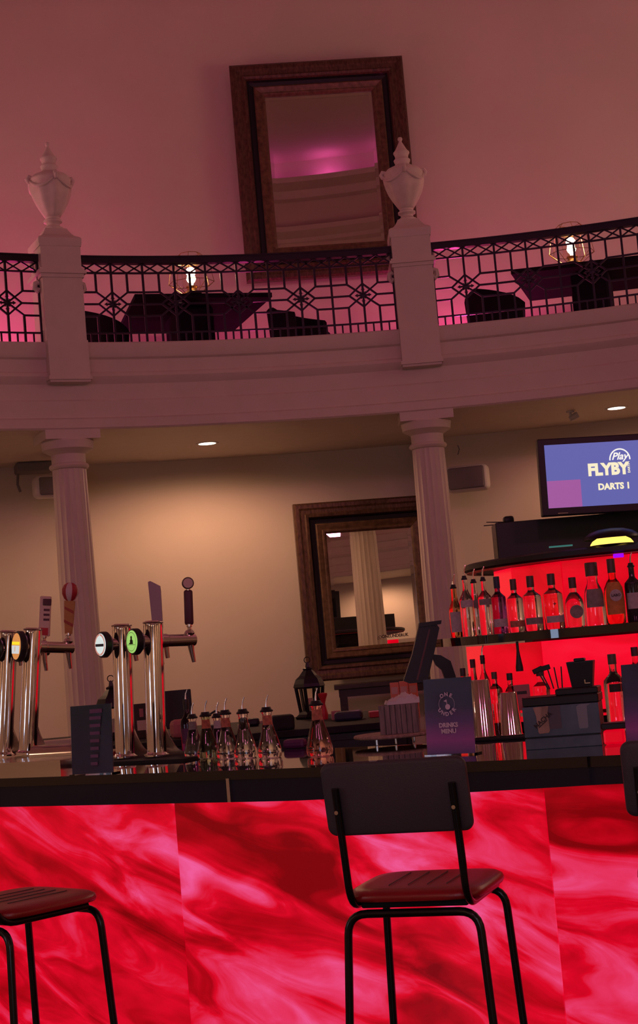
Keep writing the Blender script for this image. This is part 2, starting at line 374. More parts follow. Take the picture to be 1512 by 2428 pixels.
for k in range(4):
    mm = Matrix.Rotation(math.pi/4+k*math.pi/2, 4, 'Y'); b.tube([(0.015, 0, 0), (0.036, 0, 0)], [0.007, 0.011], 6, m=mm)
me_ros = mesh_of(b, 'rosette', M['iron'])
def railing(mid, label):
    p = ring(mid, RB+0.08, 4.2)
    t = thing('railing', label, 'railing', p, R(mid-90), 'iron gallery railings')
    rr = RB+0.08; half = 21.7/2 + 0.03
    def sweep(name, z0, z1, d, bev=0.0):
        b = MB(); n = 24; v = []; f = []
        for i in range(n+1):
            a = R(-half + 2*half*i/n)
            for (dr, z) in ((-d, z0), (d, z0), (d, z1), (-d, z1)): v.append(((rr+dr)*math.sin(a), (rr+dr)*math.cos(a)-rr, z))
        for i in range(n):
            for k in range(4): f.append((i*4+k, i*4+(k+1) % 4, i*4+4+(k+1) % 4, i*4+4+k))
        b.add(v, f); return b.build(name, M['iron'], t)
    sweep('top_rail', 0.668, 0.722, 0.035); sweep('handrail_cap', 0.716, 0.728, 0.042)
    sweep('band_rail', 0.583, 0.597, 0.009); sweep('lower_rail', 0.08, 0.094, 0.009); sweep('foot_rail', 0.0, 0.012, 0.010)
    def put(me, name, a, z=0.0):
        return link(name, me, t, (rr*math.sin(R(a)), rr*math.cos(R(a))-rr, z), (0, 0, -R(a)))
    st = 21.7/5
    for i in range(5):
        a = -21.7/2 + st*(i+0.5)
        put(me_bal, 'baluster', a); put(me_bal, 'baluster', a+st/2)
        cp = lambda me, nm, dx, z, fl=0: link(nm, me, t, (rr*math.sin(R(a))+dx*math.cos(R(a)), rr*math.cos(R(a))-rr-dx*math.sin(R(a)), z), (0, 0, -R(a)+fl*math.pi))
        for sx in (-1, 1):
            cp(me_su, 'upper_bar', sx*q, 0); cp(me_sl, 'lower_bar', sx*q, 0)
            cp(me_hs, 'crossbar', sx*q, 0.43, sx < 0); cp(me_hs, 'crossbar', sx*q, 0.23, sx < 0); cp(me_hl, 'crossbar', sx*0.118, 0.33, sx < 0)
        put(me_diag, 'diagonal_bars', a); put(me_dia, 'diamond', a)
        put(me_ros, 'rosette', a, 0.33)
        for k in range(4): put(me_x, 'cross_brace', a - st/2 + st*(k+0.5)/4)
        for k in range(4): put(me_pick, 'picket', a - st/2 + st*(k+0.5)/4)
    put(me_bal, 'baluster', -21.7/2)
railing(102.25, 'black iron railing between the two urn piers, with rosette lattice')
railing(77.75, 'black iron railing right of the lit urn, with rosette lattice')
railing(126.75, 'black iron railing at the far left, beyond the shadowed urn pier')

# ================================================================ MIRRORS
def frame(name, label, loc, rz, W, H, fw, cat='mirror'):
    t = thing(name, label, cat, loc, rz, None); global GLASS
    def rings(prof):
        b = MB(); v = []; f = []
        for d, y in prof:
            v += [(-W/2+d, -y, d), (W/2-d, -y, d), (W/2-d, -y, H-d), (-W/2+d, -y, H-d)]
        for j in range(len(prof)-1):
            for i in range(4): f.append((j*4+i, j*4+(i+1) % 4, j*4+4+(i+1) % 4, j*4+4+i))
        return b.add(v, f)
    rings([(0, 0), (0, .07), (.02*fw/.33, .088), (.055*fw/.33, .088), (.075*fw/.33, .078), (.11*fw/.33, .075), (.125*fw/.33, .085), (.15*fw/.33, .08), (.16*fw/.33, .05)]).build('outer_moulding', M['bronze'], t)
    rings([(.16*fw/.33, .052), (.175*fw/.33, .03), (.21*fw/.33, .024), (.225*fw/.33, .03)]).build('black_cove', M['cove'], t)
    rings([(.22*fw/.33, .02), (.222*fw/.33, .055), (.235*fw/.33, .062), (.26*fw/.33, .056), (.285*fw/.33, .048), (.295*fw/.33, .052), (.31*fw/.33, .05), (fw, .034), (fw, .012)]).build('inner_moulding', M['bronze2'], t)
    GLASS = g = MB().box(-W/2+fw-.01, W/2-fw+.01, -0.022, -0.002, fw-.01, H-fw+.01).build('mirror_glass', M['mirror'], t)
    bv = MB(); f0, f1 = fw, fw+0.035
    v = []
    for d, y in ((f0, 0.0225), (f1, 0.0235)): v += [(-W/2+d, -y, d), (W/2-d, -y, d), (W/2-d, -y, H-d), (-W/2+d, -y, H-d)]
    bv.add(v, [(i, (i+1) % 4, 4+(i+1) % 4, 4+i) for i in range(4)]); bv.build('bevelled_edge', M['mirror'], g)
    MB().box(-W/2+.02, W/2-.02, -0.004, 0.012, .02, H-.02).build('backboard', M['darkwood'], t)
    return t
p = at(747, 153, Y=15.02)
um = frame('framed_mirror', 'tall dark-gilt framed mirror on the upper gallery wall', (0.345, 15.06, 5.18), R(4.0), 1.72, 2.18, 0.33)
lm = frame('framed_mirror', 'dark-gilt framed mirror on the lower wall beside the fluted column', (0.455, 14.90, 1.27), R(8.4), 1.42, 1.69, 0.30)
lm.rotation_euler = (R(-1.0), 0, R(8.4))
M['decal'] = mat('dark_decal', (0.05, 0.03, 0.03), 0.6)
text('lettering', 'ONEUNDERUK', 0.042, M['decal'], GLASS, (0.165, -0.026, 0.37), bold=0.0010, sx=0.9)
b = MB(); b.tube([(-.03, 0, -.03), (.03, 0, -.03), (.03, 0, .03), (-.03, 0, .03)], 0.004, 4, closed=True)
b.tube([(.016*math.cos(i*math.pi/6), 0, .016*math.sin(i*math.pi/6)) for i in range(12)], 0.0035, 4, closed=True)
b.tube([(.019, 0, .018), (.019, 0, .021)], .003, 4)
b.build('icon', M['decal'], GLASS, loc=(0.02, -0.026, 0.37)).scale = (0.75, 1, 0.75)

# ================================================================ GALLERY FURNITURE
def gtable(corners, label):
    c = sum(corners, Vector())/4
    t = thing('gallery_table', label, 'table', (c.x, c.y, 3.97))
    v = [(p.x-c.x, p.y-c.y, 0.745) for p in corners] + [(p.x-c.x, p.y-c.y, 0.785) for p in corners]
    MB().add(v, [(3,2,1,0),(4,5,6,7),(0,1,5,4),(1,2,6,5),(2,3,7,6),(3,0,4,7)]).build('tabletop', M['tablemat'], t)
    n = (corners[0]+corners[1])/2 - c
    a = math.atan2(n.y, n.x)+math.pi/2
    m = Rz(a)
    MB().rbox(-0.17, 0.17, -0.30, 0.30, 0.04, 0.745, 0.03, 2, m=T(0, -0.1, 0) @ m).build('pedestal', M['tablemat'], t)
    MB().rbox(-0.26, 0.26, -0.38, 0.38, 0, 0.04, 0.01, 1, m=m).build('foot_plate', M['black'], t)
    return t
zt = 4.715
gtable([at(320, 708, z=zt), at(645, 704, z=zt), at(556, 783, z=zt), at(277, 794, z=zt)], 'black table on the gallery under the left oil lamp')
A = at(1211, 650, z=zt); B = A + (at(1512, 616, z=zt)-A)*1.15; Cc = at(1256, 714, z=zt); D = Cc + (at(1512, 684, z=zt)-Cc)*1.2
gtable([A, B, D, Cc], 'black table on the gallery under the right oil lamp')
def tub_chair(loc, rz, label, sc2=0.9):
    t = thing('tub_chair', label, 'chair', loc, rz, 'black tub chairs on the gallery')
    b = MB(); n = 14; v = []; f = []
    for i in range(n+1):
        a = R(200 - 220*i/n); hgt = 0.78 - 0.16*abs(i-n/2)/(n/2)
        for (r, z) in ((0.25, 0.36), (0.30, 0.36), (0.32, hgt-0.02), (0.30, hgt), (0.27, hgt-0.02)):
            v.append((r*math.cos(a), r*math.sin(a), z))
    for i in range(n):
        for k in range(5): f.append((i*5+k, i*5+(k+1) % 5, i*5+5+(k+1) % 5, i*5+5+k))
    f.append((0,1,2,3,4)); f.append(tuple(reversed([n*5+k for k in range(5)])))
    b.add(v, f).build('backrest', M['tablemat'], t, True)
    MB().lathe([(0, 0.36), (0.25, 0.36), (0.27, 0.38), (0.27, 0.44), (0.24, 0.47), (0, 0.475)], 24).build('seat', M['tablemat'], t, True)
    for a in (45, 135, 225, 315):
        c, s_ = math.cos(R(a)), math.sin(R(a))
        MB().tube([(0.17*c, 0.17*s_, 0.36), (0.22*c, 0.22*s_, 0.0)], [0.018, 0.012], 8).build('leg', M['tubemetal'], t, True)
    t.scale = (sc2, sc2, sc2)
    return t
for (px, Y, rz, lb) in ((226, 13.75, 160, 'black tub chair on the gallery beside the left urn pier'),
                        (716, 13.9, 60, 'small black tub chair on the gallery right of the left lamp table'),
                        (1182, 13.9, 130, 'black tub chair on the gallery left of the right lamp table')):
    q0 = at(px, 790, Y=Y); tub_chair((q0.x, q0.y, 3.97), R(rz), lb, 0.88 if px > 1000 else 0.95)
def oil_lamp(px, py, Y, label):
    p = at(px, py, Y=Y); base = 4.755
    t = thing('oil_lamp', label, 'lamp', (p.x, p.y, base), 0, 'lit oil lamps on the gallery tables')
    MB().lathe([(0, 0), (0.085, 0), (0.085, 0.012), (0.06, 0.02), (0.045, 0.035), (0.04, 0.055), (0.05, 0.06), (0.05, 0.07), (0, 0.07)], 24).build('base', M['brass'], t, True)
    MB().lathe([(0.072, 0.05), (0.078, 0.08), (0.080, 0.24), (0.070, 0.265), (0.067, 0.265), (0.077, 0.24), (0.075, 0.08), (0.069, 0.05), (0.072, 0.05)], 24, cap=False).build('glass_chimney', M['thinglass'], t, True)
    MB().lathe([(0.0, 0.262), (0.075, 0.262), (0.075, 0.272), (0.05, 0.285), (0.03, 0.30), (0.02, 0.315), (0, 0.32)], 24).build('cap', M['brass'], t, True)
    b = MB(); n = 8
    for z, r in ((0.30, 0.16), (0.36, 0.09), (0.10, 0.20)):
        b.tube([(r*math.cos(2*math.pi*i/n), r*math.sin(2*math.pi*i/n), z) for i in range(n)], 0.003, 5, closed=True)
    for i in range(n):
        a = 2*math.pi*i/n; c, s_ = math.cos(a), math.sin(a)
        b.tube([(0.09*c, 0.09*s_, 0.36), (0.16*c, 0.16*s_, 0.30), (0.20*c, 0.20*s_, 0.10), (0.085*c, 0.085*s_, 0.01)], 0.003, 5)
    b.build('wire_cage', M['brass'], t)
    bz = 0.125
    MB().lathe([(0, bz-0.05), (0.014, bz-0.05), (0.016, bz-0.03), (0.034, bz-0.01), (0.042, bz+0.012), (0.034, bz+0.038), (0.014, bz+0.050), (0, bz+0.052)], 16).build('bulb', M['bulb'], t, True)
    l = light('lamp_light', 'POINT', (p.x, p.y, base+bz+0.06), 62, (1.0, 0.62, 0.46), shadow_soft_size=0.05); 
    l.parent = t; l.location = (0, 0, bz+0.075)
oil_lamp(456, 700, 13.45, 'lit oil lamp on the left gallery table, glowing behind the railing')
oil_lamp(1357, 620, 13.55, 'lit oil lamp on the right gallery table, glowing behind the railing')

# ================================================================ DOWNLIGHTS under the gallery
def downlight(px, py, label, z=3.5, loc=None, e=55):
    p = at(px, py, z=z) if loc is None else loc
    t = thing('downlight', label, 'downlight', (p.x, p.y, 3.5), 0, 'recessed lights under the gallery')
    MB().lathe([(0.075, -0.004), (0.10, -0.006), (0.105, -0.002), (0.105, 0.0)], 32, cap=False).build('trim_ring', M['white'], t, True)
    MB().lathe([(0, -0.005), (0.078, -0.005)], 32, cap=False).build('lens', M['down'], t)
    l = light('downlight_lamp', 'SPOT', (0, 0, -0.02), e*2.0, (1.0, 0.53, 0.31), spot_size=R(172), spot_blend=0.55, shadow_soft_size=0.06)
    l.parent = t
downlight(491, 1051, 'round ceiling downlight under the gallery above the chrome taps', e=54)
downlight(1461, 967, 'round ceiling downlight under the gallery above the screen', e=24)
downlight(0, 0, 'round ceiling downlight past the left edge of the picture', loc=ring(129, 8.1, 3.5), e=34)
for a, wh in ((52, 'beyond the television, past the right edge'), (155, 'far round to the left'), (185, 'level with the viewer on the left'), (215, 'behind the viewer on the left'), (245, 'just behind the viewer, left of two'), (275, 'just behind the viewer, right of two'), (305, 'behind the viewer on the right'), (335, 'level with the viewer on the right'), (5, 'far round to the right')):
    downlight(0, 0, 'round ceiling downlight out of view, '+wh, loc=ring(a, 8.1, 3.5), e=45)

# small white spot fitting on the ceiling line
p = at(1352, 985, z=3.46)
t = thing('ceiling_sensor', 'small white fitting hanging from the gallery ceiling above the screen', 'light fitting', (p.x, p.y, 3.5))
MB().lathe([(0, 0), (0.035, 0), (0.035, -0.015), (0.012, -0.02), (0.012, -0.05), (0, -0.05)], 16).build('stem', M['white'], t, True)
MB().lathe([(0, -0.035), (0.022, -0.035), (0.03, 0.0), (0.03, 0.05), (0, 0.05)], 16, m=T(0.02, 0, -0.06) @ Matrix.Rotation(R(65), 4, 'Y')).build('head', M['white'], t, True)

# ================================================================ SPEAKERS on the wall
def speaker(loc, rz, w, h, label):
    t = thing('wall_speaker', label, 'speaker', loc, rz, 'white wall speakers')
    MB().rbox(-w/2, w/2, -0.20, 0.0, -h/2, h/2, 0.05, 4).build('housing', M['white'], t, True)
    MB().rbox(-w/2+0.035, w/2-0.03, -0.212, -0.18, -h/2+0.02, h/2-0.02, 0.02, 3).build('grille', M['grille'], t, True)
    MB().box(-0.04, 0.04, 0.0, 0.22, -0.03, 0.03).build('bracket', M['white'], t)
p = at(1112, 1137, Y=14.45); speaker(p, R(-14), 0.40, 0.24, 'white wall speaker right of the fluted column')
p = at(118, 1158, Y=14.05); speaker(p, R(22), 0.34, 0.20, 'wall speaker half hidden behind the left column')
p = at(66, 1122, Y=14.25)
t = thing('wall_bracket', 'grey hanging bracket box above the left wall speaker', 'bracket', p, R(18))
MB().rbox(-0.11, 0.22, -0.12, 0.12, 0.0, 0.09, 0.015, 2).build('box', M['grille'], t)
MB().tube([(-0.09, 0, 0), (-0.1, 0, -0.1), (-0.08, 0, -0.17)], 0.012, 6).build('cable', M['grille'], t)
b = MB().tube([(0, 0, 0.09), (0.01, -0.01, 0.05), (-0.008, 0, 0.0)], 0.005, 6)
o = b.build('cable_stub', M['grille'], loc=at(1087, 1078, Y=14.85)); tag(o, 'short loose cable stub on the wall above the right wall speaker', 'cable')

# ================================================================ THE BAR
FR = [(-3.6, 8.75), (-2.6, 7.95), (-2.0, 7.50), (-1.55, 7.18), (-1.12, 6.89), (-.72, 6.62), (-.41, 6.41), (-.06, 6.18), (.46, 5.83), (.65, 5.715), (1.04, 5.52), (1.5, 5.31), (2.1, 5.07), (2.8, 4.85)]
def resample(P, step=0.06):
    out = []; 
    for i in range(len(P)-1):
        a, b_ = Vector(P[i]), Vector(P[i+1]); n = max(1, int((b_-a).length/step))
        out += [a+(b_-a)*k/n for k in range(n)]
    out.append(Vector(P[-1]))
    for _ in range(14):
        out = [out[0]] + [(out[i-1]+out[i]*2+out[i+1])/4 for i in range(1, len(out)-1)] + [out[-1]]
    return out
FP = resample(FR)
def off(P, d):
    o = []
    for i, p in enumerate(P):
        t_ = (P[min(i+1, len(P)-1)]-P[max(i-1, 0)]).normalized(); n = Vector((-t_.y, t_.x)); o.append(p+n*d)
    return o
def strip(P0, P1, z0, z1):          # solid between two plan curves; z0 may be a function of x
    b = MB(); v = []; f = []; n = len(P0); g = z0 if callable(z0) else (lambda x: z0)
    for a, c in zip(P0, P1): v += [(a.x, a.y, g(a.x)), (c.x, c.y, g(a.x)), (c.x, c.y, z1), (a.x, a.y, z1)]
    for i in range(n-1):
        for k in range(4): f.append((i*4+k, i*4+(k+1) % 4, i*4+4+(k+1) % 4, i*4+4+k))
    f.append((0,1,2,3)); f.append(tuple((n-1)*4+k for k in (3,2,1,0)))
    return b.add(v, f)
bar_t = thing('bar_counter', 'long curved bar counter with black gloss top and glowing red stone front', 'bar', (0, 6.3, 0))
Mi = T(0, -6.3, 0)
def bchild(mb, name, mt, **k):
    mb.v = [tuple(Mi @ Vector(p)) for p in mb.v]; return mb.build(name, mt, bar_t, **k)
bchild(strip(FP, off(FP, 0.98), 1.062, 1.10), 'countertop', M['blackgloss'])
zb = lambda x: 0.970 + 0.028*min(1, max(0, (x+0.2)/1.1))
bchild(strip(off(FP, 0.012), off(FP, 0.05), zb, 1.062), 'apron', M['apron'])
bchild(strip(off(FP, 0.14), off(FP, 0.92), FL, 1.062), 'carcass', M['black'])
# backlit stone panels
def clen(P):
    s = [0.0]
    for i in range(1, len(P)): s.append(s[-1]+(P[i]-P[i-1]).length)
    return s
BP = off(FP, 0.085); BS = clen(BP)
def pt(s):
    for i in range(1, len(BS)):
        if BS[i] >= s: u = (s-BS[i-1])/(BS[i]-BS[i-1]); return BP[i-1].lerp(BP[i], u)
    return BP[-1]
def s_at_px(target, z=0.95):
    lo, hi = 0, BS[-1]
    for _ in range(40):
        m_ = (lo+hi)/2; p = pt(m_); v = CAMM.transposed() @ Vector((p.x, p.y, z-EYE)); x = 756-FPX*v.x/v.z
        if x < target: lo = m_
        else: hi = m_
    return lo
s1, s2 = s_at_px(413), s_at_px(1290); wd = s2-s1
cuts = [s1-wd, s1, s2, min(s2+wd, BS[-1]-0.01)]
cuts = [0.012] + cuts if cuts[0] > 0.2 else cuts
angs = [-30, -27, -20, -12, -15]
for k in range(len(cuts)-1):
    a, c = cuts[k]+0.002, cuts[k+1]-0.002; n = 14; v = []; f = []; uvs = []
    for i in range(n+1):
        s_ = a+(c-a)*i/n; p = pt(s_); nn = (pt(s_+0.01)-pt(s_-0.01)).normalized(); nv = Vector((-nn.y, nn.x))
        for (dz, z) in ((0, -0.06), (0, 1.06), (0.02, 1.06), (0.02, -0.06)):
            v.append((p.x+nv.x*dz, p.y+nv.y*dz-6.3, z)); uvs.append((s_, z))
    for i in range(n):
        for j in range(4): f.append((i*4+j, i*4+(j+1) % 4, i*4+4+(j+1) % 4, i*4+4+j))
    f.append((0,1,2,3)); f.append(tuple(n*4+j for j in (3,2,1,0)))
    me = bpy.data.meshes.new('stone_panel'); me.from_pydata(v, [], f); me.update()
    ul = me.uv_layers.new(name='UVMap')
    for lp in me.loops: ul.data[lp.index].uv = uvs[lp.vertex_index]
    me.materials.append(onyx('red_onyx', [5.3, 1.3, 2.45, 7.9, 4.4][k], angs[k], 1.0))
    link('stone_panel', me, bar_t)
bchild(strip(off(FP, 0.10), off(FP, 0.14), FL, -0.06), 'toe_kick', M['black'])
# metal joint strip on the apron
def onfront(px, z=1.05, d=0.0):
    lo, hi = 0, len(FP)-1; best = None
    for i in range((len(FP)-1)*10):
        u = i/10; a = FP[int(u)].lerp(FP[int(u)+1], u-int(u)); v = CAMM.transposed() @ Vector((a.x, a.y, z-EYE)); x = 756-FPX*v.x/v.z
        if best is None or abs(x-px) < best[0]: best = (abs(x-px), a, (FP[int(u)+1]-FP[int(u)]).normalized())
    return best[1], math.atan2(best[2].y, best[2].x)
a, an = onfront(541)
o = MB().box(-0.008, 0.008, -0.006, 0.014, 0.972, 1.068).build('joint_strip', M['steel'], bar_t, loc=(a.x, a.y-6.3, 0), rot=(0, 0, an))

# ---------------------------------------------------------------- drip tray and taps
def onbar(px, py, z=1.10): return at(px, py, z=z)
def tap_tower(x, y, z, label, lens, handle, ry=2.6, lensdir=(-0.095, -0.08), armdir=(0.165, 0.13)):
    t = thing('beer_tap', label, 'beer tap', (x, y, z), 0, 'chrome beer taps on the bar', ry=R(ry))
    H = 0.655; r = 0.048
    MB().lathe([(0, 0), (0.062, 0), (0.062, 0.008), (r+0.004, 0.014), (r, 0.02), (r, H-0.03), (r-0.003, H-0.008), (r-0.012, H-0.001), (0, H)], 48).build('column', M['chrome'], t, True, angle=30)
    MB().lathe([(r+0.0015, H-0.014), (r+0.003, H-0.010), (r+0.0015, H-0.006)], 48, cap=False).build('cap_ring', M['chrome'], t, True)
    d = Vector((*armdir, 0)); dn = d.normalized(); az = H-0.100; side = Vector((-dn.y, dn.x, 0))
    # curved foot sweeping to the staff side
    b = MB(); n = 12; v = []; f = []
    for i in range(n+1):
        u = i/n; rr = r*0.7 + 0.135*u; zt = 0.012 + 0.16*(1-u)**2.4; hw = 0.034*(1-0.25*u)
        for k, (s_, zz) in enumerate(((-1, 0.0), (-1, zt*0.75), (-0.55, zt), (0.55, zt), (1, zt*0.75), (1, 0.0))):
            pp = dn*rr + side*(s_*hw); v.append((pp.x, pp.y, zz))
    for i in range(n):
        for k in range(6): f.append((i*6+k, i*6+(k+1) % 6, i*6+6+(k+1) % 6, i*6+6+k))
    f.append(tuple(range(6))); f.append(tuple(n*6+k for k in reversed(range(6))))
    b.add(v, f).build('curved_foot', M['steel'], t, True, angle=35)
    # lens arm and round badge
    L = Vector((*lensdir, 0)); ln = L.normalized()
    MB().tube([ln*0.03+Vector((0, 0, az)), L*0.92+Vector((0, 0, az))], 0.030, 20).build('badge_arm', M['chrome'], t, True)
    face = math.atan2(-0.93, 0.05) + 0.42*0
    yaw = R(-54)
    lt = T(L.x, L.y, az) @ Rz(yaw)
    MB().lathe([(0, 0.0), (0.058, 0.0), (0.064, 0.006), (0.064, 0.03), (0.05, 0.045), (0, 0.045)], 32, m=lt @ Matrix.Rotation(-math.pi/2, 4, 'X') @ Matrix.Diagonal((1, lens.get('ry', 1), 1, 1))).build('badge_housing', M['black'], t, True, angle=40); hs = [o for o in t.children if o.name.startswith('badge_housing')][0]
    bd = MB().lathe([(0, -0.0025), (0.050, -0.0025), (0.055, 0.0)], 32, m=lt @ Matrix.Rotation(-math.pi/2, 4, 'X') @ Matrix.Diagonal((1, lens.get('ry', 1), 1, 1)), cap=False).build('badge', lens['mat'], hs)
    for nm, mb, mt in lens['art']():
        mb.v = [tuple(lt @ Vector(p)) for p in mb.v]; mb.build(nm, mt, hs)
    if lens.get('txt'):
        for (s_, sz, zz, mt) in lens['txt']:
            tx = text('lettering', s_, sz, mt, hs, tuple(lt @ Vector((0, -0.0062, zz))), (math.pi/2, 0, yaw), bold=sz*0.02)
    # faucet arm
    tip = d + Vector((0, 0, az)); st = dn*0.03 + Vector((0, 0, az))
    MB().tube([st, d*0.35+Vector((0, 0, az)), d*0.37+Vector((0, 0, az)), d*0.98+Vector((0, 0, az)), d*1.12+Vector((0, 0, az)), d*1.15+Vector((0, 0, az))], [0.034, 0.034, 0.030, 0.030, 0.030, 0.022], 20).build('faucet_arm', M['chrome'], t, True, angle=40)
    MB().tube([d*1.02+Vector((0, 0, az-0.02)), d*1.04+Vector((0, 0, az-0.05)), d*1.10+Vector((0, 0, az-0.11))], [0.017, 0.014, 0.010], 14).build('spout', M['steel'], t, True)
    MB().tube([d*0.34+Vector((0, 0, az-0.02)), d*0.36+Vector((0, 0, az-0.06)), d*0.38+Vector((0, 0, az-0.085))], [0.013, 0.012, 0.011], 12).build('second_spout', M['steel'], t, True)
    hb = d*1.0 + Vector((0, 0, az+0.028))
    MB().lathe([(0.022, -0.005), (0.026, 0.006), (0.020, 0.018), (0.010, 0.024), (0.009, 0.034), (0.014, 0.038), (0.014, 0.05), (0, 0.05)], 18, m=T(*hb)).build('handle_ferrule', M['chrome'], t, True)
    handle(t, hb + Vector((0, 0, 0.045)))
    return t
M['bwhite'] = emis('badge_white', (0.55, 0.62, 0.60), 1.15); M['bgreen'] = emis('badge_green', (0.30, 0.55, 0.13), 1.1)
M['bred'] = emis('badge_pink', (0.60, 0.25, 0.20), 0.9); M['byel'] = emis('badge_yellow', (0.95, 0.72, 0.03), 1.0)
M['bor'] = emis('badge_orange', (0.72, 0.28, 0.08), 0.9); M['bsilver'] = emis('badge_silver', (0.62, 0.62, 0.62), 1.0)
M['bnavy'] = mat('badge_navy', (0.03, 0.06, 0.10), 0.5); M['bdark'] = mat('badge_dark_green', (0.01, 0.03, 0.01), 0.5)
def fl(poly, y=-0.0035): return MB().prism(poly, 0.0006, m=T(0, y, 0))
def circ(r, cx=0, cz=0, n=24, ry=1): return [(cx+r*math.cos(2*math.pi*i/n), cz+r*ry*math.sin(2*math.pi*i/n)) for i in range(n)]
def art_a():
    ring_ = MB()
    ring_.add([(x, -0.0036, z) for x, z in circ(0.053)]+[(x, -0.0036, z) for x, z in circ(0.044)], [(i, (i+1) % 24, 24+(i+1) % 24, 24+i) for i in range(24)])
    dia = fl([(0, 0.05), (0.02, 0.022), (0.045, 0.012), (0.045, -0.012), (0.02, -0.022), (0, -0.05), (-0.02, -0.022), (-0.045, -0.012), (-0.045, 0.012), (-0.02, 0.022)], -0.0045)
    band = fl([(-0.042, 0.004), (0.042, 0.004), (0.042, -0.009), (-0.042, -0.009)], -0.0055)
    return [('badge_rim', ring_, M['bred']), ('badge_star', dia, M['bwhite']), ('badge_line', band, M['bnavy'])]
def art_b():
    ring_ = MB(); ring_.add([(x, -0.0036, z) for x, z in circ(0.046)]+[(x, -0.0036, z) for x, z in circ(0.044)], [(i, (i+1) % 24, 24+(i+1) % 24, 24+i) for i in range(24)])
    fig = fl([(-0.020, -0.012), (0.016, -0.012), (0.014, 0.006), (0.006, 0.012), (0.008, 0.020), (0.004, 0.028), (-0.004, 0.028), (-0.008, 0.022), (-0.006, 0.012), (-0.014, 0.006), (-0.012, -0.004), (-0.022, -0.006)])
    ln = fl([(-0.036, -0.0135), (0.036, -0.0135), (0.036, -0.0155), (-0.036, -0.0155)])
    return [('badge_ring', ring_, M['bdark']), ('badge_figure', fig, M['bdark']), ('badge_line', ln, M['bdark'])]
def art_d():
    z0 = fl([(-0.045, 0.008), (0.045, 0.008), (0.046, 0.024), (-0.046, 0.024)])
    z1 = fl([(-0.047, 0.004), (0.047, 0.004), (0.043, -0.038), (-0.043, -0.038)])
    return [('badge_band', z0, M['byel']), ('badge_field', z1, M['bsilver'])]
def h_plain(mt, hh=0.26, w=0.030, slant=0.0):
    def f(t, p):
        b = MB(); poly = [(-w*0.85, 0), (w*0.85, 0), (w, hh*0.75), (w*0.95, hh*0.88), (-w*0.6, hh), (-w, hh*0.98)]
        b.prism(poly, 0.022, m=T(p.x, p.y-0.011, p.z) @ Matrix.Rotation(R(-3), 4, 'Y')); b.build('handle', mt, t)
    return f
def h_ball(t, p):
    MB().rbox(-0.022, 0.022, -0.014, 0.014, 0.0, 0.175, 0.012, 3, m=T(*p)).build('handle', M['hplum'], t, True)
    MB().lathe([(0.010, 0.165), (0.010, 0.185)], 12, m=T(*p)).build('neck', M['chrome'], t, True)
    mt = T(p.x, p.y, p.z+0.208) @ Matrix.Rotation(R(8), 4, 'Z') @ Matrix.Rotation(-math.pi/2, 4, 'X')
    MB().lathe([(0, -0.016), (0.026, -0.016), (0.030, -0.010), (0.030, 0.010), (0.026, 0.016), (0, 0.016)], 28, m=mt).build('round_top', M['hbrown'], t, True, angle=40)
    MB().lathe([(0, -0.0175), (0.024, -0.0175)], 28, m=mt, cap=False).build('top_badge', M['cream'], t)
def h_card(t, p):
    MB().rbox(-0.030, 0.030, -0.012, 0.012, 0.0, 0.215, 0.006, 2, m=T(*p)).build('handle', M['cream'], t)
    MB().rbox(-0.012, 0.034, -0.020, -0.010, 0.165, 0.20, 0.003, 1, m=T(*p)).build('top_label', M['hplum'], t)
    for k in range(3): MB().box(-0.006, 0.026, -0.0135, -0.0125, 0.135-k*0.026, 0.147-k*0.026, m=T(*p)).build('mark', M['hplum'], t)
    MB().box(-0.022, 0.022, -0.0135, -0.0125, 0.005, 0.045, m=T(*p)).build('lower_mark', M['red'], t)
def h_balloon(t, p):
    v = 0.2; b = MB()
    b.add([(x*s_, y*s2_, z) for z, s_, s2_ in ((0, .018, .012), (.08, .024, .014), (.175, .027, .016)) for x, y in ((-1, -1), (1, -1), (1, 1), (-1, 1))],
          [(j*4+i, j*4+(i+1) % 4, j*4+4+(i+1) % 4, j*4+4+i) for j in range(2) for i in range(4)]+[(3, 2, 1, 0), (8, 9, 10, 11)], m=T(*p))
    b.build('handle', M['hgold'], t)
    for z in (0.03, 0.10):
        MB().add([(-.024, -.0165, z+.03), (.026, -.0165, z+.005), (.026, -.0165, z+.022), (-.024, -.0165, z+.045)], [(0, 1, 2, 3)], m=T(*p)).build('handle_swirl', M['hrust'], t)
    for k in range(8):
        mt = M['hred'] if k % 2 else M['hwhite']
        MB().lathe([(0.012, 0.170), (0.030, 0.185), (0.043, 0.21), (0.045, 0.235), (0.036, 0.258), (0.018, 0.27), (0.0, 0.273)], 5, m=T(*p), a0=k*45-112.5, a1=k*45-67.5, cap=False).build('balloon_gore', mt, t, True)
M['hgrey'] = mat('grey_handle', (0.33, 0.27, 0.29), 0.5); M['hplum'] = mat('plum_handle', (0.07, 0.018, 0.03), 0.45)
M['hbrown'] = mat('brown_disc', (0.07, 0.04, 0.03), 0.4); M['hgold'] = mat('gold_handle', (0.42, 0.22, 0.05), 0.5, noise=0.2)
M['hrust'] = mat('rust_print', (0.30, 0.05, 0.02), 0.5); M['hred'] = mat('balloon_red', (0.35, 0.02, 0.03), 0.5); M['hwhite'] = mat('balloon_white', (0.55, 0.48, 0.45), 0.5)
TR = []
pA = at(297, 1797, Y=7.72); pB = at(372, 1795, Y=7.62)
pA.z = pB.z = 1.116
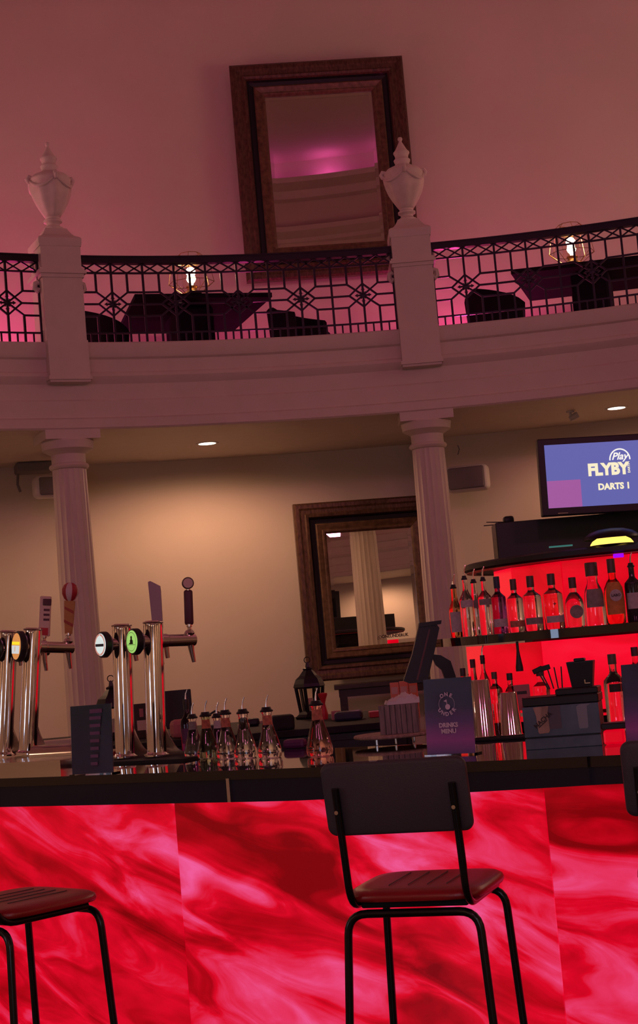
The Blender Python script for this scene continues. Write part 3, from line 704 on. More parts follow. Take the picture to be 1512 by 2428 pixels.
# raised drip tray under the left pair
pC = at(8, 1797, Y=8.25); pD = at(66, 1795, Y=8.17); pC.z = pD.z = 1.152
def h_none(t, p): h_plain(M['hgrey'], 0.24)(t, p)
tap_tower(pC.x, pC.y, pC.z, 'chrome beer tap cut by the left edge, its pale card-shaped handle behind', dict(mat=M['bor'], art=lambda: []), h_card, ry=6.4, lensdir=(-0.07, -0.07))
tap_tower(pD.x, pD.y, pD.z, 'chrome beer tap with orange oval badge and striped balloon handle', dict(mat=M['bor'], art=art_d, ry=1.25, txt=[('1', 0.036, -0.015, M['bor'])]), h_balloon, ry=6.4, lensdir=(-0.07, -0.07))
tap_tower(pA.x, pA.y, pA.z, 'chrome beer tap with pale star badge and plain grey handle', dict(mat=M['bwhite'], art=art_a), h_none)
tap_tower(pB.x, pB.y, pB.z, 'chrome beer tap with green round badge and dark round-topped handle', dict(mat=M['bgreen'], art=art_b), h_ball)
o = strip([Vector((-2.35, 8.15)), Vector((-1.33, 7.50))], [Vector((-2.05, 8.75)), Vector((-1.05, 8.05))], 1.10, 1.142)
o = o.build('drip_tray', M['steel']); tag(o, 'brushed steel drip tray under the left pair of taps', 'drip tray')
o = strip([Vector((-1.22, 7.62)), Vector((-0.72, 7.30))], [Vector((-1.02, 8.0)), Vector((-0.54, 7.68))], 1.10, 1.111)
o = o.build('drip_mat', M['blackmatte']); tag(o, 'thin black rubber mat under the green-badged tap', 'mat')

# ---------------------------------------------------------------- menus
def menu_holder(p, rz, label, mt, W=0.212, H=0.297, group=None):
    t = thing('menu_holder', label, 'menu', p, rz)
    MB().box(-W/2-0.004, W/2+0.004, -0.02, 0.05, 0, 0.006).build('foot', M['glass'], t)
    MB().box(-W/2, W/2, -0.0015, 0.0015, 0.006, H+0.006, m=Matrix.Rotation(R(-4), 4, 'X')).build('menu_card', mt, t)
    MB().box(-W/2-0.004, W/2+0.004, -0.0045, -0.003, 0.006, H+0.01, m=Matrix.Rotation(R(-4), 4, 'X')).build('acrylic_front', M['acryl'], t)
    return t
M['acryl'] = mat('clear_acrylic', (1, 1, 1), 0.12, spec=0.25, trans=1.0, ior=1.03)
def gradmat(name, stops):
    m = bpy.data.materials.new(name); m.use_nodes = True; nt = m.node_tree; N = nt.nodes; L = nt.links; b = N['Principled BSDF']
    tc = N.new('ShaderNodeTexCoord'); sp = N.new('ShaderNodeSeparateXYZ'); L.new(tc.outputs['Generated'], sp.inputs[0])
    r = N.new('ShaderNodeValToRGB'); L.new(sp.outputs[2], r.inputs[0])
    cr = r.color_ramp; cr.elements[0].position = stops[0][0]; cr.elements[0].color = (*stops[0][1], 1)
    cr.elements[1].position = stops[-1][0]; cr.elements[1].color = (*stops[-1][1], 1)
    for p, c in stops[1:-1]: e = cr.elements.new(p); e.color = (*c, 1)
    L.new(r.outputs[0], b.inputs['Base Color']); b.inputs['Roughness'].default_value = 0.45
    return m
M['menu'] = gradmat('menu_print', [(0.0, (0.15, 0.08, 0.26)), (0.18, (0.42, 0.09, 0.40)), (0.42, (0.14, 0.06, 0.22)), (0.62, (0.05, 0.055, 0.12)), (1.0, (0.04, 0.06, 0.11))])
M['menu2'] = gradmat('menu_print_dark', [(0.0, (0.035, 0.010, 0.04)), (0.5, (0.02, 0.006, 0.024)), (1.0, (0.003, 0.003, 0.005))])
M['ink'] = mat('menu_ink', (0.66, 0.55, 0.66), 0.6); M['ink2'] = mat('menu_ink_dim', (0.16, 0.07, 0.15), 0.6)
tilt = R(-4)
def onmenu(x, z): return (x, -0.0052 + (z)*math.sin(-tilt)*-1*-1*0 - 0.0 + z*math.tan(R(4)), z)
def menu_cover(t):
    t = [o for o in t.children if o.name.startswith('menu_card')][0]; cz, cx, rr = 0.200, -0.004, 0.0345
    b = MB()
    for a0, a1 in ((-35, 60), (120, 215)):
        b.tube([(cx+rr*math.cos(R(a0+(a1-a0)*i/10)), 0, cz+rr*math.sin(R(a0+(a1-a0)*i/10))) for i in range(11)], 0.0014, 4)
    b.v = [(x, -0.0075+z*math.tan(R(4)), z) for x, y, z in b.v]; b.build('logo_ring', M['ink'], t)
    for word, a0, st, up in (('ONE', 120, -30, 1), ('UNDER', 216, 27, -1)):
        for i, ch in enumerate(word):
            a = a0+st*i; x = cx+rr*1.12*math.cos(R(a)); z = cz+rr*1.12*math.sin(R(a))
            o = text('letter', ch, 0.021, M['ink'], t, (x, -0.0080+z*math.tan(R(4)), z), bold=0.0009)
            o.rotation_euler = (math.pi/2, -(R(a-90) if up > 0 else R(a+90)), 0)
    b = MB().prism([(-0.014, 0.013), (-0.001, 0.019), (-0.001, 0.009)], 0.0005); b.prism(circ(0.011, 0.004, -0.010, 16), 0.0005)
    b.prism([(-0.002, 0.019), (0.0005, 0.019), (0.0025, 0.0), (0.0, 0.0)], 0.0005)
    b.v = [(x+cx, y-0.0080+(z+cz)*math.tan(R(4)), z+cz) for x, y, z in b.v]; b.build('logo_flag', M['ink'], t)
    text('lettering', 'DRINKS', 0.024, M['ink'], t, (-0.002, -0.0075+0.118*math.tan(R(4)), 0.118), bold=0.0011)
    text('lettering', 'MENU', 0.024, M['ink'], t, (-0.002, -0.0075+0.094*math.tan(R(4)), 0.094), bold=0.0011)
pm = (at(1013, 1793, z=1.10)+at(1128, 1788, z=1.10))/2
t = menu_holder(pm, R(-31), 'purple menu card standing on the bar, with a white ring logo', M['menu']); menu_cover(t)
pm = (at(178, 1839, z=1.10)+at(263, 1834, z=1.10))/2
t = menu_holder(pm, R(-24), 'dark menu card in an acrylic stand left of the chrome taps', M['menu2'])
mc = [o for o in t.children if o.name.startswith('menu_card')][0]
for k in range(7):
    MB().box(-0.004, 0.055-0.004*k, -0.0082+(0.245-0.033*k)*math.tan(R(4)), -0.0078+(0.245-0.033*k)*math.tan(R(4)), 0.238-0.033*k, 0.252-0.033*k).build('text_line', M['ink2'], mc)
MB().box(-0.002, 0.062, -0.0082+0.275*math.tan(R(4)), -0.0078+0.275*math.tan(R(4)), 0.266, 0.284).build('heading_line', M['ink2'], mc)
pm = at(1550, 1765, z=1.10)
menu_holder(pm, R(-31), 'purple menu card cut by the right edge, beside the tall red-lit bottle', M['menu'])

# ---------------------------------------------------------------- bottles
def bottle(loc, h, r, style, label, gm, cap=None, lab=None, pour=False, group=None, rz=0.0, caph=0.14, extra=None, name='bottle', cat='bottle'):
    t = thing(name, label, cat, loc, rz, group)
    S = {'gin':  [(0, 0), (.93, 0), (1, .02), (1, .60), (.95, .645), (.42, .72), (.34, .75), (.34, .90), (0, .90)],
         'square': [(0, 0), (.95, 0), (1, .02), (1.0, .58), (.96, .63), (.55, .68), (.42, .70), (.40, .88), (0, .88)],
         'tall': [(0, 0), (.92, 0), (1, .02), (1, .50), (.92, .57), (.60, .66), (.46, .78), (.40, .92), (0, .92)],
         'bell': [(0, 0), (.97, 0), (1, .02), (.92, .48), (.80, .56), (.52, .66), (.50, .80), (.52, .86), (0, .86)],
         'wine': [(0, 0), (.95, 0), (1, .02), (1, .58), (.92, .65), (.45, .76), (.34, .82), (.34, .97), (0, .97)],
         'pear': [(0, 0), (.80, 0), (.93, .02), (1.0, .09), (.97, .17), (.80, .33), (.55, .52), (.42, .64), (.38, .78), (.38, .82), (.42, .835), (.42, .86), (0, .86)],
         'round': [(0, 0), (.85, 0), (.95, .02), (1.0, .20), (1.0, .42), (.90, .54), (.60, .63), (.36, .68), (.34, .86), (0, .86)]}[style]
    prof = [(r*a, h*z) for a, z in S]
    gb = MB().lathe(prof, 28).build('glass_body', gm, t, True, angle=35)
    top = S[-1][1]*h; nr = r*S[-2][0]
    if cap: MB().lathe([(0, top-0.5*caph*h), (nr*1.18, top-0.5*caph*h), (nr*1.18, top+0.5*caph*h), (nr*1.1, top+0.55*caph*h), (0, top+0.55*caph*h)], 20).build('cap', cap, t, True, angle=40)
    if pour:
        MB().lathe([(nr*0.9, top), (nr*1.25, top), (nr*1.3, top+0.006), (nr*1.0, top+0.012), (nr*.85, top+0.022), (0, top+0.022)], 16).build('stopper', M['black'], t, True); sp_ = [o for o in t.children if o.name.startswith('stopper')][0]
        MB().tube([(0, 0, top+0.01), (0, 0, top+0.035), (0.003, 0, top+0.055), (0.012, 0, top+0.075)], [0.006, 0.0042, 0.0038, 0.003], 10).build('pourer', M['chrome'], sp_, True)
    if lab:
        z0, z1, lm_ = lab[:3]; a0, a1 = (lab[3], lab[4]) if len(lab) > 3 else (-150, -30)
        def rad(z):
            for (ra, za), (rb_, zb_) in zip(prof, prof[1:]):
                if zb_ > za and za <= z <= zb_: return ra+(rb_-ra)*(z-za)/(zb_-za)
            return r
        zs = [z0*h + (z1-z0)*h*i/6 for i in range(7)]
        MB().lathe([(rad(z)+0.0008, z) for z in zs], 14, a0=a0, a1=a1, cap=False).build('label', lm_, gb, True)
    if extra: extra(gb, h, r)
    return t
M['labw'] = mat('label_white', (0.42, 0.38, 0.38), 0.7, noise=0.15, nscale=60); M['labg'] = mat('label_grey', (0.22, 0.20, 0.18), 0.7, noise=0.2, nscale=50)
M['labo'] = mat('label_orange', (0.50, 0.20, 0.05), 0.7, noise=0.15, nscale=50); M['labr'] = mat('label_rust', (0.42, 0.14, 0.08), 0.7, noise=0.3, nscale=70)
M['labp'] = mat('label_purple', (0.10, 0.02, 0.09), 0.5); M['labd'] = mat('label_dark', (0.03, 0.02, 0.02), 0.5)
M['gpurple'] = mat('purple_glass', (0.35, 0.08, 0.45), 0.02, trans=1.0); M['gamber'] = mat('amber_glass', (0.9, 0.55, 0.25), 0.02, trans=1.0)
M['gpink'] = mat('pink_liquor', (0.95, 0.55, 0.55), 0.02, trans=1.0); M['ggreen'] = mat('green_syrup', (0.45, 0.55, 0.35), 0.02, trans=1.0)
M['gdark'] = mat('dark_bottle', (0.02, 0.015, 0.02), 0.12); M['gorange'] = mat('orange_liquor', (1.0, 0.55, 0.2), 0.02, trans=1.0)
SY = 7.0
syr = [(462, 1.0, M['glass'], M['labg'], 'clear pear-shaped syrup bottle with grey label, nearest the green-badged tap'),
       (494, 1.05, M['ggreen'], M['labr'], 'pear-shaped syrup bottle with greenish syrup and rust label, second from the taps'),
       (521, 0.95, M['glass'], M['labw'], 'small pear-shaped syrup bottle with white label, half behind its neighbours'),
       (541, 1.08, M['glass'], M['labr'], 'pear-shaped syrup bottle with red-banded label in the middle of the row'),
       (583, 1.08, M['glass'], None, 'pear-shaped syrup bottle with unlabelled ribbed neck'),
       (640, 1.10, M['glass'], M['labr'], 'pear-shaped syrup bottle with orange label, just right of the cluster'),
       (759, 1.18, M['gpink'], M['labr'], 'pear-shaped syrup bottle with orange label, standing apart on the right of the row')]
ys = [7.50, 7.36, 7.58, 7.22, 7.15, 7.02, 6.85]
for (px, k, gm, lb, lab_), Y in zip(syr, ys):
    p = at(px, 1790, Y=Y)
    bottle((p.x, p.y, 1.10), 0.215*k, 0.050*k, 'pear', lab_, gm, None, (0.62, 0.80, lb) if lb else None, True, 'syrup bottles on the bar')
p = at(449, 1780, Y=7.92)
bottle((p.x, p.y, 1.10), 0.25, 0.036, 'wine', 'slim black-capped bottle with purple label beside the tap foot', M['gpurple'], M['black'], (0.2, 0.5, M['labp']), True, caph=0.2)

# ---------------------------------------------------------------- shakers, sign, caddy
def shaker(px, py, Y, h, r0, r1, label):
    p = at(px, py, Y=Y)
    t = thing('cocktail_tin', label, 'shaker', (p.x, p.y, 1.112))
    MB().lathe([(r0, 0), (r0+0.002, 0.002), (r0, 0.006), (r1, h-0.006), (r1-0.004, h), (0, h), ], 40, cap=False).build('tin', M['chrome'], t, True, angle=40)
    MB().lathe([(r0+0.0005, 0.0), (r0+0.003, 0.003), (r0+0.0005, 0.006)], 40, cap=False).build('rim', M['chrome'], t, True)
shaker(1150, 1752, 6.98, 0.255, 0.047, 0.041, 'tall upturned steel cocktail tin beside the purple menu card')
shaker(1214, 1748, 6.95, 0.19, 0.047, 0.037, 'short upturned steel cocktail tin left of the napkin caddy')
p0 = at(1180, 1755, Y=6.97)
t = thing('bar_mat', 'black rubber bar mat under the two cocktail tins', 'mat', (p0.x, p0.y, 1.10), R(-28))
MB().rbox(-0.17, 0.17, -0.09, 0.11, 0, 0.011, 0.003, 1).build('mat', M['blackmatte'], t)
b = MB()
for i in range(15):
    for j in range(8): b.lathe([(0.006, 0.0), (0.005, 0.0025), (0, 0.0025)], 6, m=T(-0.155+i*0.022, -0.075+j*0.024, 0.0095))
tag(b.build('nub', M['blackmatte'], t), kind='stuff')
# plastic glass between the tins
p = at(1184, 1752, Y=7.12)
t = thing('plastic_glass', 'clear ribbed plastic glass between the two cocktail tins', 'glass', (p.x, p.y, 1.10))
MB().lathe([(0.0, 0), (0.028, 0), (0.036, 0.15), (0.034, 0.15), (0.026, 0.006), (0, 0.006)], 24, mod=lambda a, z: 1+0.02*math.cos(12*a)).build('tumbler', M['gpink'], t, True)
# price tag sign
p = at(1246, 1735, Y=7.1)
t = thing('paddle_sign', 'small rounded plastic price tag standing behind the short cocktail tin', 'sign', (p.x, p.y, 1.10), R(-8))
MB().rbox(-0.036, 0.036, -0.002, 0.002, 0.11, 0.225, 0.0019, 1).build('plate', M['pinkc'], t)
MB().box(-0.006, 0.006, -0.002, 0.002, 0, 0.13).build('stem', M['pinkc'], t)
MB().box(-0.03, 0.03, -0.01, 0.02, 0, 0.004).build('foot', M['pinkc'], t)
MB().box(-0.022, 0.022, -0.0028, -0.0021, 0.182, 0.196).build('print', M['labd'], t)
MB().box(-0.003, 0.004, -0.0028, -0.0021, 0.13, 0.165).build('print', M['labd'], t)
# napkin caddy
c0, c1 = at(1247, 1779, z=1.10), at(1428, 1767, z=1.10)
cd = (c1-c0); W = cd.length; rz = math.atan2(cd.y, cd.x); pc = (c0+c1)/2
t = thing('napkin_caddy', 'grey-fronted bar caddy holding napkins and a paper stirrer packet', 'caddy', pc, rz)
M['caddy'] = mat('caddy_front', (0.09, 0.15, 0.20), 0.25, noise=0.3, nscale=7)
M['caddydark'] = mat('caddy_dark', (0.02, 0.025, 0.035), 0.4)
MB().rbox(-W/2, W/2, -0.004, 0.02, 0, 0.042, 0.002, 1).build('drawer_front', M['caddy'], t)
MB().rbox(-W/2, W/2, -0.004, 0.012, 0.048, 0.165, 0.002, 1).build('front_panel', M['caddy'], t); fp_ = [o for o in t.children if o.name.startswith('front_panel')][0]
MB().rbox(-W/2+0.004, W/2-0.004, 0.012, 0.20, 0.0, 0.165, 0.003, 1).build('body', M['caddydark'], t)
MB().prism([(0.075, 0.163), (0.062, 0.155), (0.066, 0.075), (0.07, 0.070), (0.098, 0.070), (0.102, 0.075), (0.103, 0.155), (0.118, 0.163)], 0.002, m=T(0, -0.0062, 0)).build('finger_slot', mat('napkins_seen', (0.22, 0.27, 0.30), 0.7), fp_)
MB().rbox(-W/2+0.0, W/2-0.0, 0.02, 0.20, 0.165, 0.20, 0.004, 1).build('organiser', M['black'], t)
MB().rbox(-W/2+0.13, W/2-0.0, 0.03, 0.18, 0.20, 0.225, 0.004, 1).build('organiser_step', M['black'], t)
pk = MB().prism([(-0.105, 0.163), (-0.045, 0.165), (-0.050, 0.14), (-0.047, 0.07), (-0.052, 0.062), (-0.088, 0.060), (-0.092, 0.068), (-0.096, 0.13)], 0.004, m=T(0, -0.0085, 0)).build('stirrer_packet', M['wood'], t)
tx = text('lettering', 'NACHA', 0.024, M['labd'], pk, (-0.070, -0.0095, 0.112), bold=0.0008); tx.rotation_euler = (math.pi/2, -R(38), 0)
MB().box(0, 0.045, 0, 0.0005, 0, 0.0035, m=T(-0.088, -0.0095, 0.082) @ Matrix.Rotation(-R(38), 4, 'Y')).build('underline', M['labd'], pk)
MB().box(-0.055, 0.0, -0.0055, -0.0045, 0.075, 0.165).build('napkin_stack', mat('napkin_edge', (0.10, 0.10, 0.12), 0.7), t)
# jug and stirrers in the organiser
def inrow(x, y, z): return pc + Rz(rz).to_3x3() @ Vector((x, y, z))
t = thing('measuring_jug', 'square black plastic tub with a lid on the caddy', 'tub', inrow(0.085, 0.10, 0.226), rz)
b = MB(); b.add([(x*s_, y*s_, z) for s_, z in ((0.040, 0), (0.052, 0.095), (0.052, 0.100)) for x, y in ((-1, -.8), (1, -.8), (1, .8), (-1, .8))],
      [(j*4+i, j*4+(i+1) % 4, j*4+4+(i+1) % 4, j*4+4+i) for j in range(2) for i in range(4)]+[(3,2,1,0),(8,9,10,11)]); b.build('tub', M['black'], t)
MB().rbox(-0.024, 0.018, -0.03, 0.03, 0.10, 0.112, 0.003, 1).build('lid', M['black'], t)
MB().box(0.012, 0.034, -0.044, -0.042, 0.012, 0.016).box(0.012, 0.016, -0.044, -0.042, 0.012, 0.028).build('glint_clip', M['steel'], t)
for k, (dx, tl) in enumerate(((-0.045, -22), (-0.03, -12), (-0.012, -6), (0.004, 2), (-0.052, -25))):
    b = MB(); m_ = Matrix.Rotation(R(tl), 4, 'Y')
    b.box(-0.0025, 0.0025, -0.0015, 0.0015, 0, 0.085, m=m_)
    if k in (0, 1): b.rbox(-0.03, 0.012, -0.003, 0.003, 0.078, 0.098, 0.002, 1, m=m_)
    o = b.build('bar_tool', M['black'], loc=inrow(dx, 0.10, 0.226), rot=(0, 0, rz))
    tag(o, ['broad-headed black bar squeegee leaning left in the caddy', 'black flat-topped bar tool leaning left beside the squeegee', 'thin black stirrer leaning slightly left in the caddy', 'thin black stirrer standing upright by the black tub', 'thin black stirrer leaning furthest left in the caddy'][k], 'bar tool', 'stirrers and tools in the caddy')
# block with the panels' reflected red put in as glow, and tall bottle to the right of the caddy
p = at(1457, 1768, Y=6.05)
t = thing('red_reflection_block', 'small glowing red square box on the bar right of the caddy', 'box', (p.x, p.y, 1.10), rz)
MB().rbox(-0.04, 0.04, 0, 0.06, 0.002, 0.055, 0.008, 2).build('red_face', M['redreflect'], t)
MB().rbox(-0.045, 0.055, 0.005, 0.10, 0.058, 0.082, 0.004, 1).build('black_lid', M['black'], t)
def labtxt(s_, size, zf, mt):
    def f(t, h, r): text('lettering', s_, size, mt, t, (0, -r-0.002, h*zf), bold=size*0.02)
    return f
p = at(1466, 1720, Y=6.75)
bottle((p.x, p.y, 1.10), 0.345, 0.046, 'gin', 'tall clear bottle on the bar, red light showing through, right of the caddy', M['glass'], M['hbrown'], (0.50, 0.60, M['labd'], -130, -50), caph=0.12)

# ---------------------------------------------------------------- tray, crate, cloth, boxes behind the stool back
p = at(935, 1752, Y=7.35)
t = thing('serving_board', 'round pale wooden board on short steel feet behind the bar stool', 'board', (p.x, p.y, 1.10))
MB().lathe([(0, 0.028), (0.185, 0.028), (0.19, 0.033), (0.19, 0.040), (0.185, 0.045), (0, 0.045)], 48).build('board', M['wood'], t, True, angle=40)
for a in (55, 125, 235, 270, 305): MB().lathe([(0, 0), (0.006, 0), (0.006, 0.028), (0, 0.028)], 10, m=T(0.15*math.cos(R(a)), 0.15*math.sin(R(a)), 0)).build('foot', M['steel'], t)
pcx = at(950, 1740, Y=7.28)
t = thing('slatted_crate', 'grey slatted wooden box standing on the round board', 'box', (pcx.x, pcx.y, 1.1455), R(-6))
t.scale = (1, 1, 0.93)
MB().box(-0.082, 0.082, -0.05, 0.05, 0.0, 0.13).build('inner_box', M['darkwood'], t)
for k in range(7):
    MB().rbox(-0.086+k*0.0248, -0.064+k*0.0248, -0.058, -0.05, 0.0, 0.143, 0.001, 1).build('slat', M['crate'], t)
for k in range(4):
    for sx in (-1, 1): MB().rbox(sx*0.086-0.004, sx*0.086+0.004, -0.049+k*0.0255, -0.027+k*0.0255, 0.0, 0.143, 0.001, 1).build('slat', M['crate'], t)
MB().rbox(-0.082, 0.082, -0.05, 0.052, 0.132, 0.142, 0.002, 1).build('lid', M['crate'], t)
random.seed(4)
t = thing('folded_cloth', 'crumpled white cloth lying on the slatted box', 'cloth', (pcx.x+0.012, pcx.y, 1.2795), R(6))
b = MB(); v = []; f = []; n, m_ = 18, 8
for j in range(m_+1):
    for i in range(n+1):
        x = -0.07+0.15*i/n; y = -0.055+0.11*j/m_
        z = 0.006+0.045*max(0, 1-abs(i/n-0.62)*1.5)*(1-abs(j/m_-0.5)*0.7)+0.006*math.sin(i*1.1+j*0.8)+0.004*math.sin(i*2.3-j*1.7)
        v.append((x, y, max(z, 0.003)))
k0 = len(v); v += [(x, y, 0.0) for x, y, z in v]
W1 = n+1
for j in range(m_):
    for i in range(n):
        a = j*W1+i; f.append((a, a+1, a+W1+1, a+W1)); f.append((k0+a, k0+a+W1, k0+a+W1+1, k0+a+1))
for i in range(n): f.append((i, k0+i, k0+i+1, i+1)); a = m_*W1+i; f.append((a, a+1, k0+a+1, k0+a))
for j in range(m_): a = j*W1; f.append((a, a+W1, k0+a+W1, k0+a)); a += n; f.append((a, k0+a, k0+a+W1, a+W1))
b.add(v, f).build('cloth', M['paper'], t, True)

# ================================================================ BACK COUNTER of the island
bc = thing('back_counter', 'long black counter behind the taps, running below the wall mirror', 'counter', (-0.8, 9.0, 0))
MB().rbox(-1.25, 1.22, 0.0, 1.75, FL, 1.08, 0.005, 1).build('cabinet', M['black'], bc)
MB().rbox(-1.27, 1.24, -0.02, 1.77, 1.08, 1.12, 0.004, 1).build('worktop', M['blackmatte'], bc)
for k in range(4): MB().rbox(-1.23+k*0.61, -0.64+k*0.61, -0.018, 0.0, 0.02, 1.04, 0.004, 1).build('door', M['black'], bc)
CT = 1.1205
def oncounter(px, Y): 
    p = at(px, 1690, Y=Y); return Vector((p.x, p.y, CT))
def lantern(loc, s, label, rz=0.2):
    t = thing('lantern', label, 'lantern', loc, rz, 'black metal lanterns'); m_ = Matrix.Scale(s, 4)
    N8 = 6
    MB().lathe([(0, 0), (0.10, 0), (0.105, 0.015), (0.085, 0.03), (0.075, 0.05), (0, 0.05)], N8, m=m_).build('base', M['iron'], t)
    for i in range(N8):
        a = 2*math.pi*i/N8; c, s_ = math.cos(a), math.sin(a)
        MB().tube([(0.068*c, 0.068*s_, 0.045), (0.088*c, 0.088*s_, 0.20)], 0.012, 5, m=m_).build('post', M['iron'], t)
    MB().lathe([(0.060, 0.05), (0.079, 0.20), (0.077, 0.20), (0.058, 0.05)], N8, m=m_, cap=False).build('panes', M['thinglass'], t)
    MB().lathe([(0, 0.05), (0.02, 0.05), (0.02, 0.13), (0, 0.13)], 12, m=m_).build('candle', M['cream'], t)
    MB().lathe([(0, 0.19), (0.09, 0.195), (0.104, 0.205), (0.098, 0.225), (0.085, 0.255), (0.06, 0.275), (0.04, 0.30), (0.03, 0.31), (0.034, 0.32), (0.015, 0.33), (0.01, 0.36), (0, 0.365)], N8, m=m_).build('roof', M['iron'], t)
    MB().tube([(0.02*math.cos(i*math.pi/5), 0, 0.375+0.02*math.sin(i*math.pi/5)) for i in range(10)], 0.003, 5, closed=True, m=m_).build('ring', M['iron'], t)
lantern(oncounter(738, 10.3), 1.02, 'black metal lantern in front of the lower left corner of the wall mirror')
lantern(oncounter(268, 9.6), 1.0, 'black metal lantern half hidden behind the star-badged tap')
def rb(name, label, cat, loc, rz, x, y, z, mt, bev=0.004, extra=None, group=None):
    t = thing(name, label, cat, loc, rz, group)
    MB().rbox(-x/2, x/2, -y/2, y/2, 0, z, bev, 2).build('body', mt, t)
    if extra: extra(t)
    return t
# till screen behind the right tap, chalk-dark board between the taps
t = thing('till_screen', 'dark flat screen standing on the back counter right of the taps', 'screen', oncounter(420, 9.35), R(8))
MB().rbox(-0.09, 0.09, -0.012, 0.012, 0.05, 0.275, 0.005, 2).build('panel', M['black'], t)
MB().box(-0.02, 0.02, 0.0, 0.02, 0, 0.06).build('stem', M['black'], t); MB().rbox(-0.07, 0.07, -0.05, 0.07, 0, 0.012, 0.003, 1).build('foot', M['black'], t)
t = thing('card_display', 'dark display card standing between the two right-hand taps', 'card', oncounter(335, 9.5), R(4))
MB().rbox(-0.075, 0.075, -0.006, 0.006, 0.0, 0.21, 0.003, 1).build('card', M['darkwood'], t)
MB().box(-0.03, 0.03, -0.0075, -0.0065, 0.05, 0.11).build('print', M['cream'], t)
MB().box(-0.012, 0.012, -0.0075, -0.0065, 0.13, 0.18).build('print', M['pinkc'], t)
MB().box(-0.03, 0.03, 0.0, 0.06, 0, 0.006).build('foot', M['darkwood'], t)
rb('floral_bag', 'pinkish patterned paper bag slumped behind the foot of the right tap', 'bag', oncounter(425, 8.98+0.15), R(20), 0.12, 0.09, 0.11, M['pinkc'], 0.03)
rb('ice_bucket', 'low black bucket on the back counter behind the syrup bottles', 'bucket', oncounter(510, 9.25), 0, 0.14, 0.14, 0.06, M['black'], 0.02)
def handle_x(t): MB().tube([(-0.06, 0, 0.05), (-0.05, 0, 0.11), (0, 0, 0.135), (0.05, 0, 0.11), (0.06, 0, 0.05)], 0.007, 6).build('handle', M['black'], t)
handle_x(bpy.data.objects['ice_bucket'])
rb('black_box', 'matt black box on the back counter, between the syrup bottles and the lone one', 'box', oncounter(668, 9.1), R(5), 0.13, 0.16, 0.085, M['blackmatte'], 0.015)
rb('till_printer', 'squat black receipt printer under the wall mirror', 'printer', oncounter(826, 9.6), R(-3), 0.17, 0.18, 0.055, M['navy'], 0.015)
rb('red_book', 'flat red folder lying under the wall mirror', 'folder', oncounter(905, 9.75), R(2), 0.16, 0.15, 0.035, M['red'], 0.003)
rb('pink_note_block', 'pink square note block under the lower left corner of the wall mirror', 'note block', oncounter(796, 9.8), R(5), 0.055, 0.05, 0.055, M['pinkc'], 0.003)
rb('tan_tray', 'flat tan tray lying between the lantern and the syrup bottles', 'tray', oncounter(636, 10.3), R(3), 0.27, 0.25, 0.018, M['wood'], 0.003)
rb('small_black_pot', 'small dark pot on the back counter above the lone orange-label bottle row', 'pot', oncounter(598, 9.9), 0, 0.08, 0.07, 0.05, M['black'], 0.015)
rb('cream_tub', 'low cream tub on the back counter left of the dark pot', 'tub', oncounter(575, 9.5), 0, 0.07, 0.07, 0.04, M['cream'], 0.01)
rb('small_purple_cloth', 'folded maroon cloth below the back counter edge, right of the syrup bottles', 'cloth', at(700, 1775, z=1.10)+Vector((0, 0.02, 0.0)), R(-20), 0.11, 0.06, 0.045, M['labp'], 0.015)
p = oncounter(768, 10.0)
t = thing('tap_statuette', 'small maroon bottle-shaped ornament beside the lantern', 'ornament', p)
MB().lathe([(0, 0), (0.022, 0), (0.026, 0.03), (0.02, 0.06), (0.012, 0.10), (0.02, 0.13), (0.03, 0.155), (0.03, 0.165), (0, 0.17)], 16).build('ornament', M['red'], t, True)
# three orange boxes in a row
for k in range(3):
    p = at(938+k*22, 1668, Y=8.95+0.15)
    t = thing('tea_box', ['upright peach-coloured box, left one of the row of three behind the white cloth', 'upright peach-coloured box, middle one of the row of three behind the white cloth', 'upright orange box, right one of the row of three behind the white cloth'][k], 'box', (p.x, p.y, CT), R(-2), 'peach boxes on the back counter')
    MB().rbox(-0.0255, 0.0255, -0.03, 0.03, 0, 0.215+0.004*k, 0.002, 1).build('carton', M['orangec'], t)
    MB().box(-0.018, 0.018, -0.0315, -0.0302, 0.15, 0.19).build('print', M['cream'], t)
# napkins, tray left of the menu
for k, (px, Y, wd_, hh, mt, lb) in enumerate(((128, 9.25, 0.26, 0.03, 'wood', 'brown wooden board on the back counter left of the dark menu'),
        (130, 9.08, 0.24, 0.055, 'cream', 'cream folded towel stack on the back counter left of the dark menu'))):
    rb(['wooden_board', 'towel_stack'][k], lb, ['board', 'towels'][k], oncounter(px, Y), R(8), wd_, 0.12 if k == 0 else 0.1, hh, M[mt], 0.008)
t = thing('bar_caddy_tray', 'chrome bar caddy with curved lid behind the left drip tray', 'caddy', at(138, 1790, z=1.143), R(-25))
MB().lathe([(0.055, -0.14), (0.055, 0.14)], 20, m=Matrix.Rotation(R(90), 4, 'Y'), a0=90, a1=270, cap=False).build('curved_lid', M['steel'], t, True)
MB().rbox(-0.14, 0.14, -0.055, 0.055, -0.0, 0.012, 0.003, 1).build('tray', M['steel'], t)

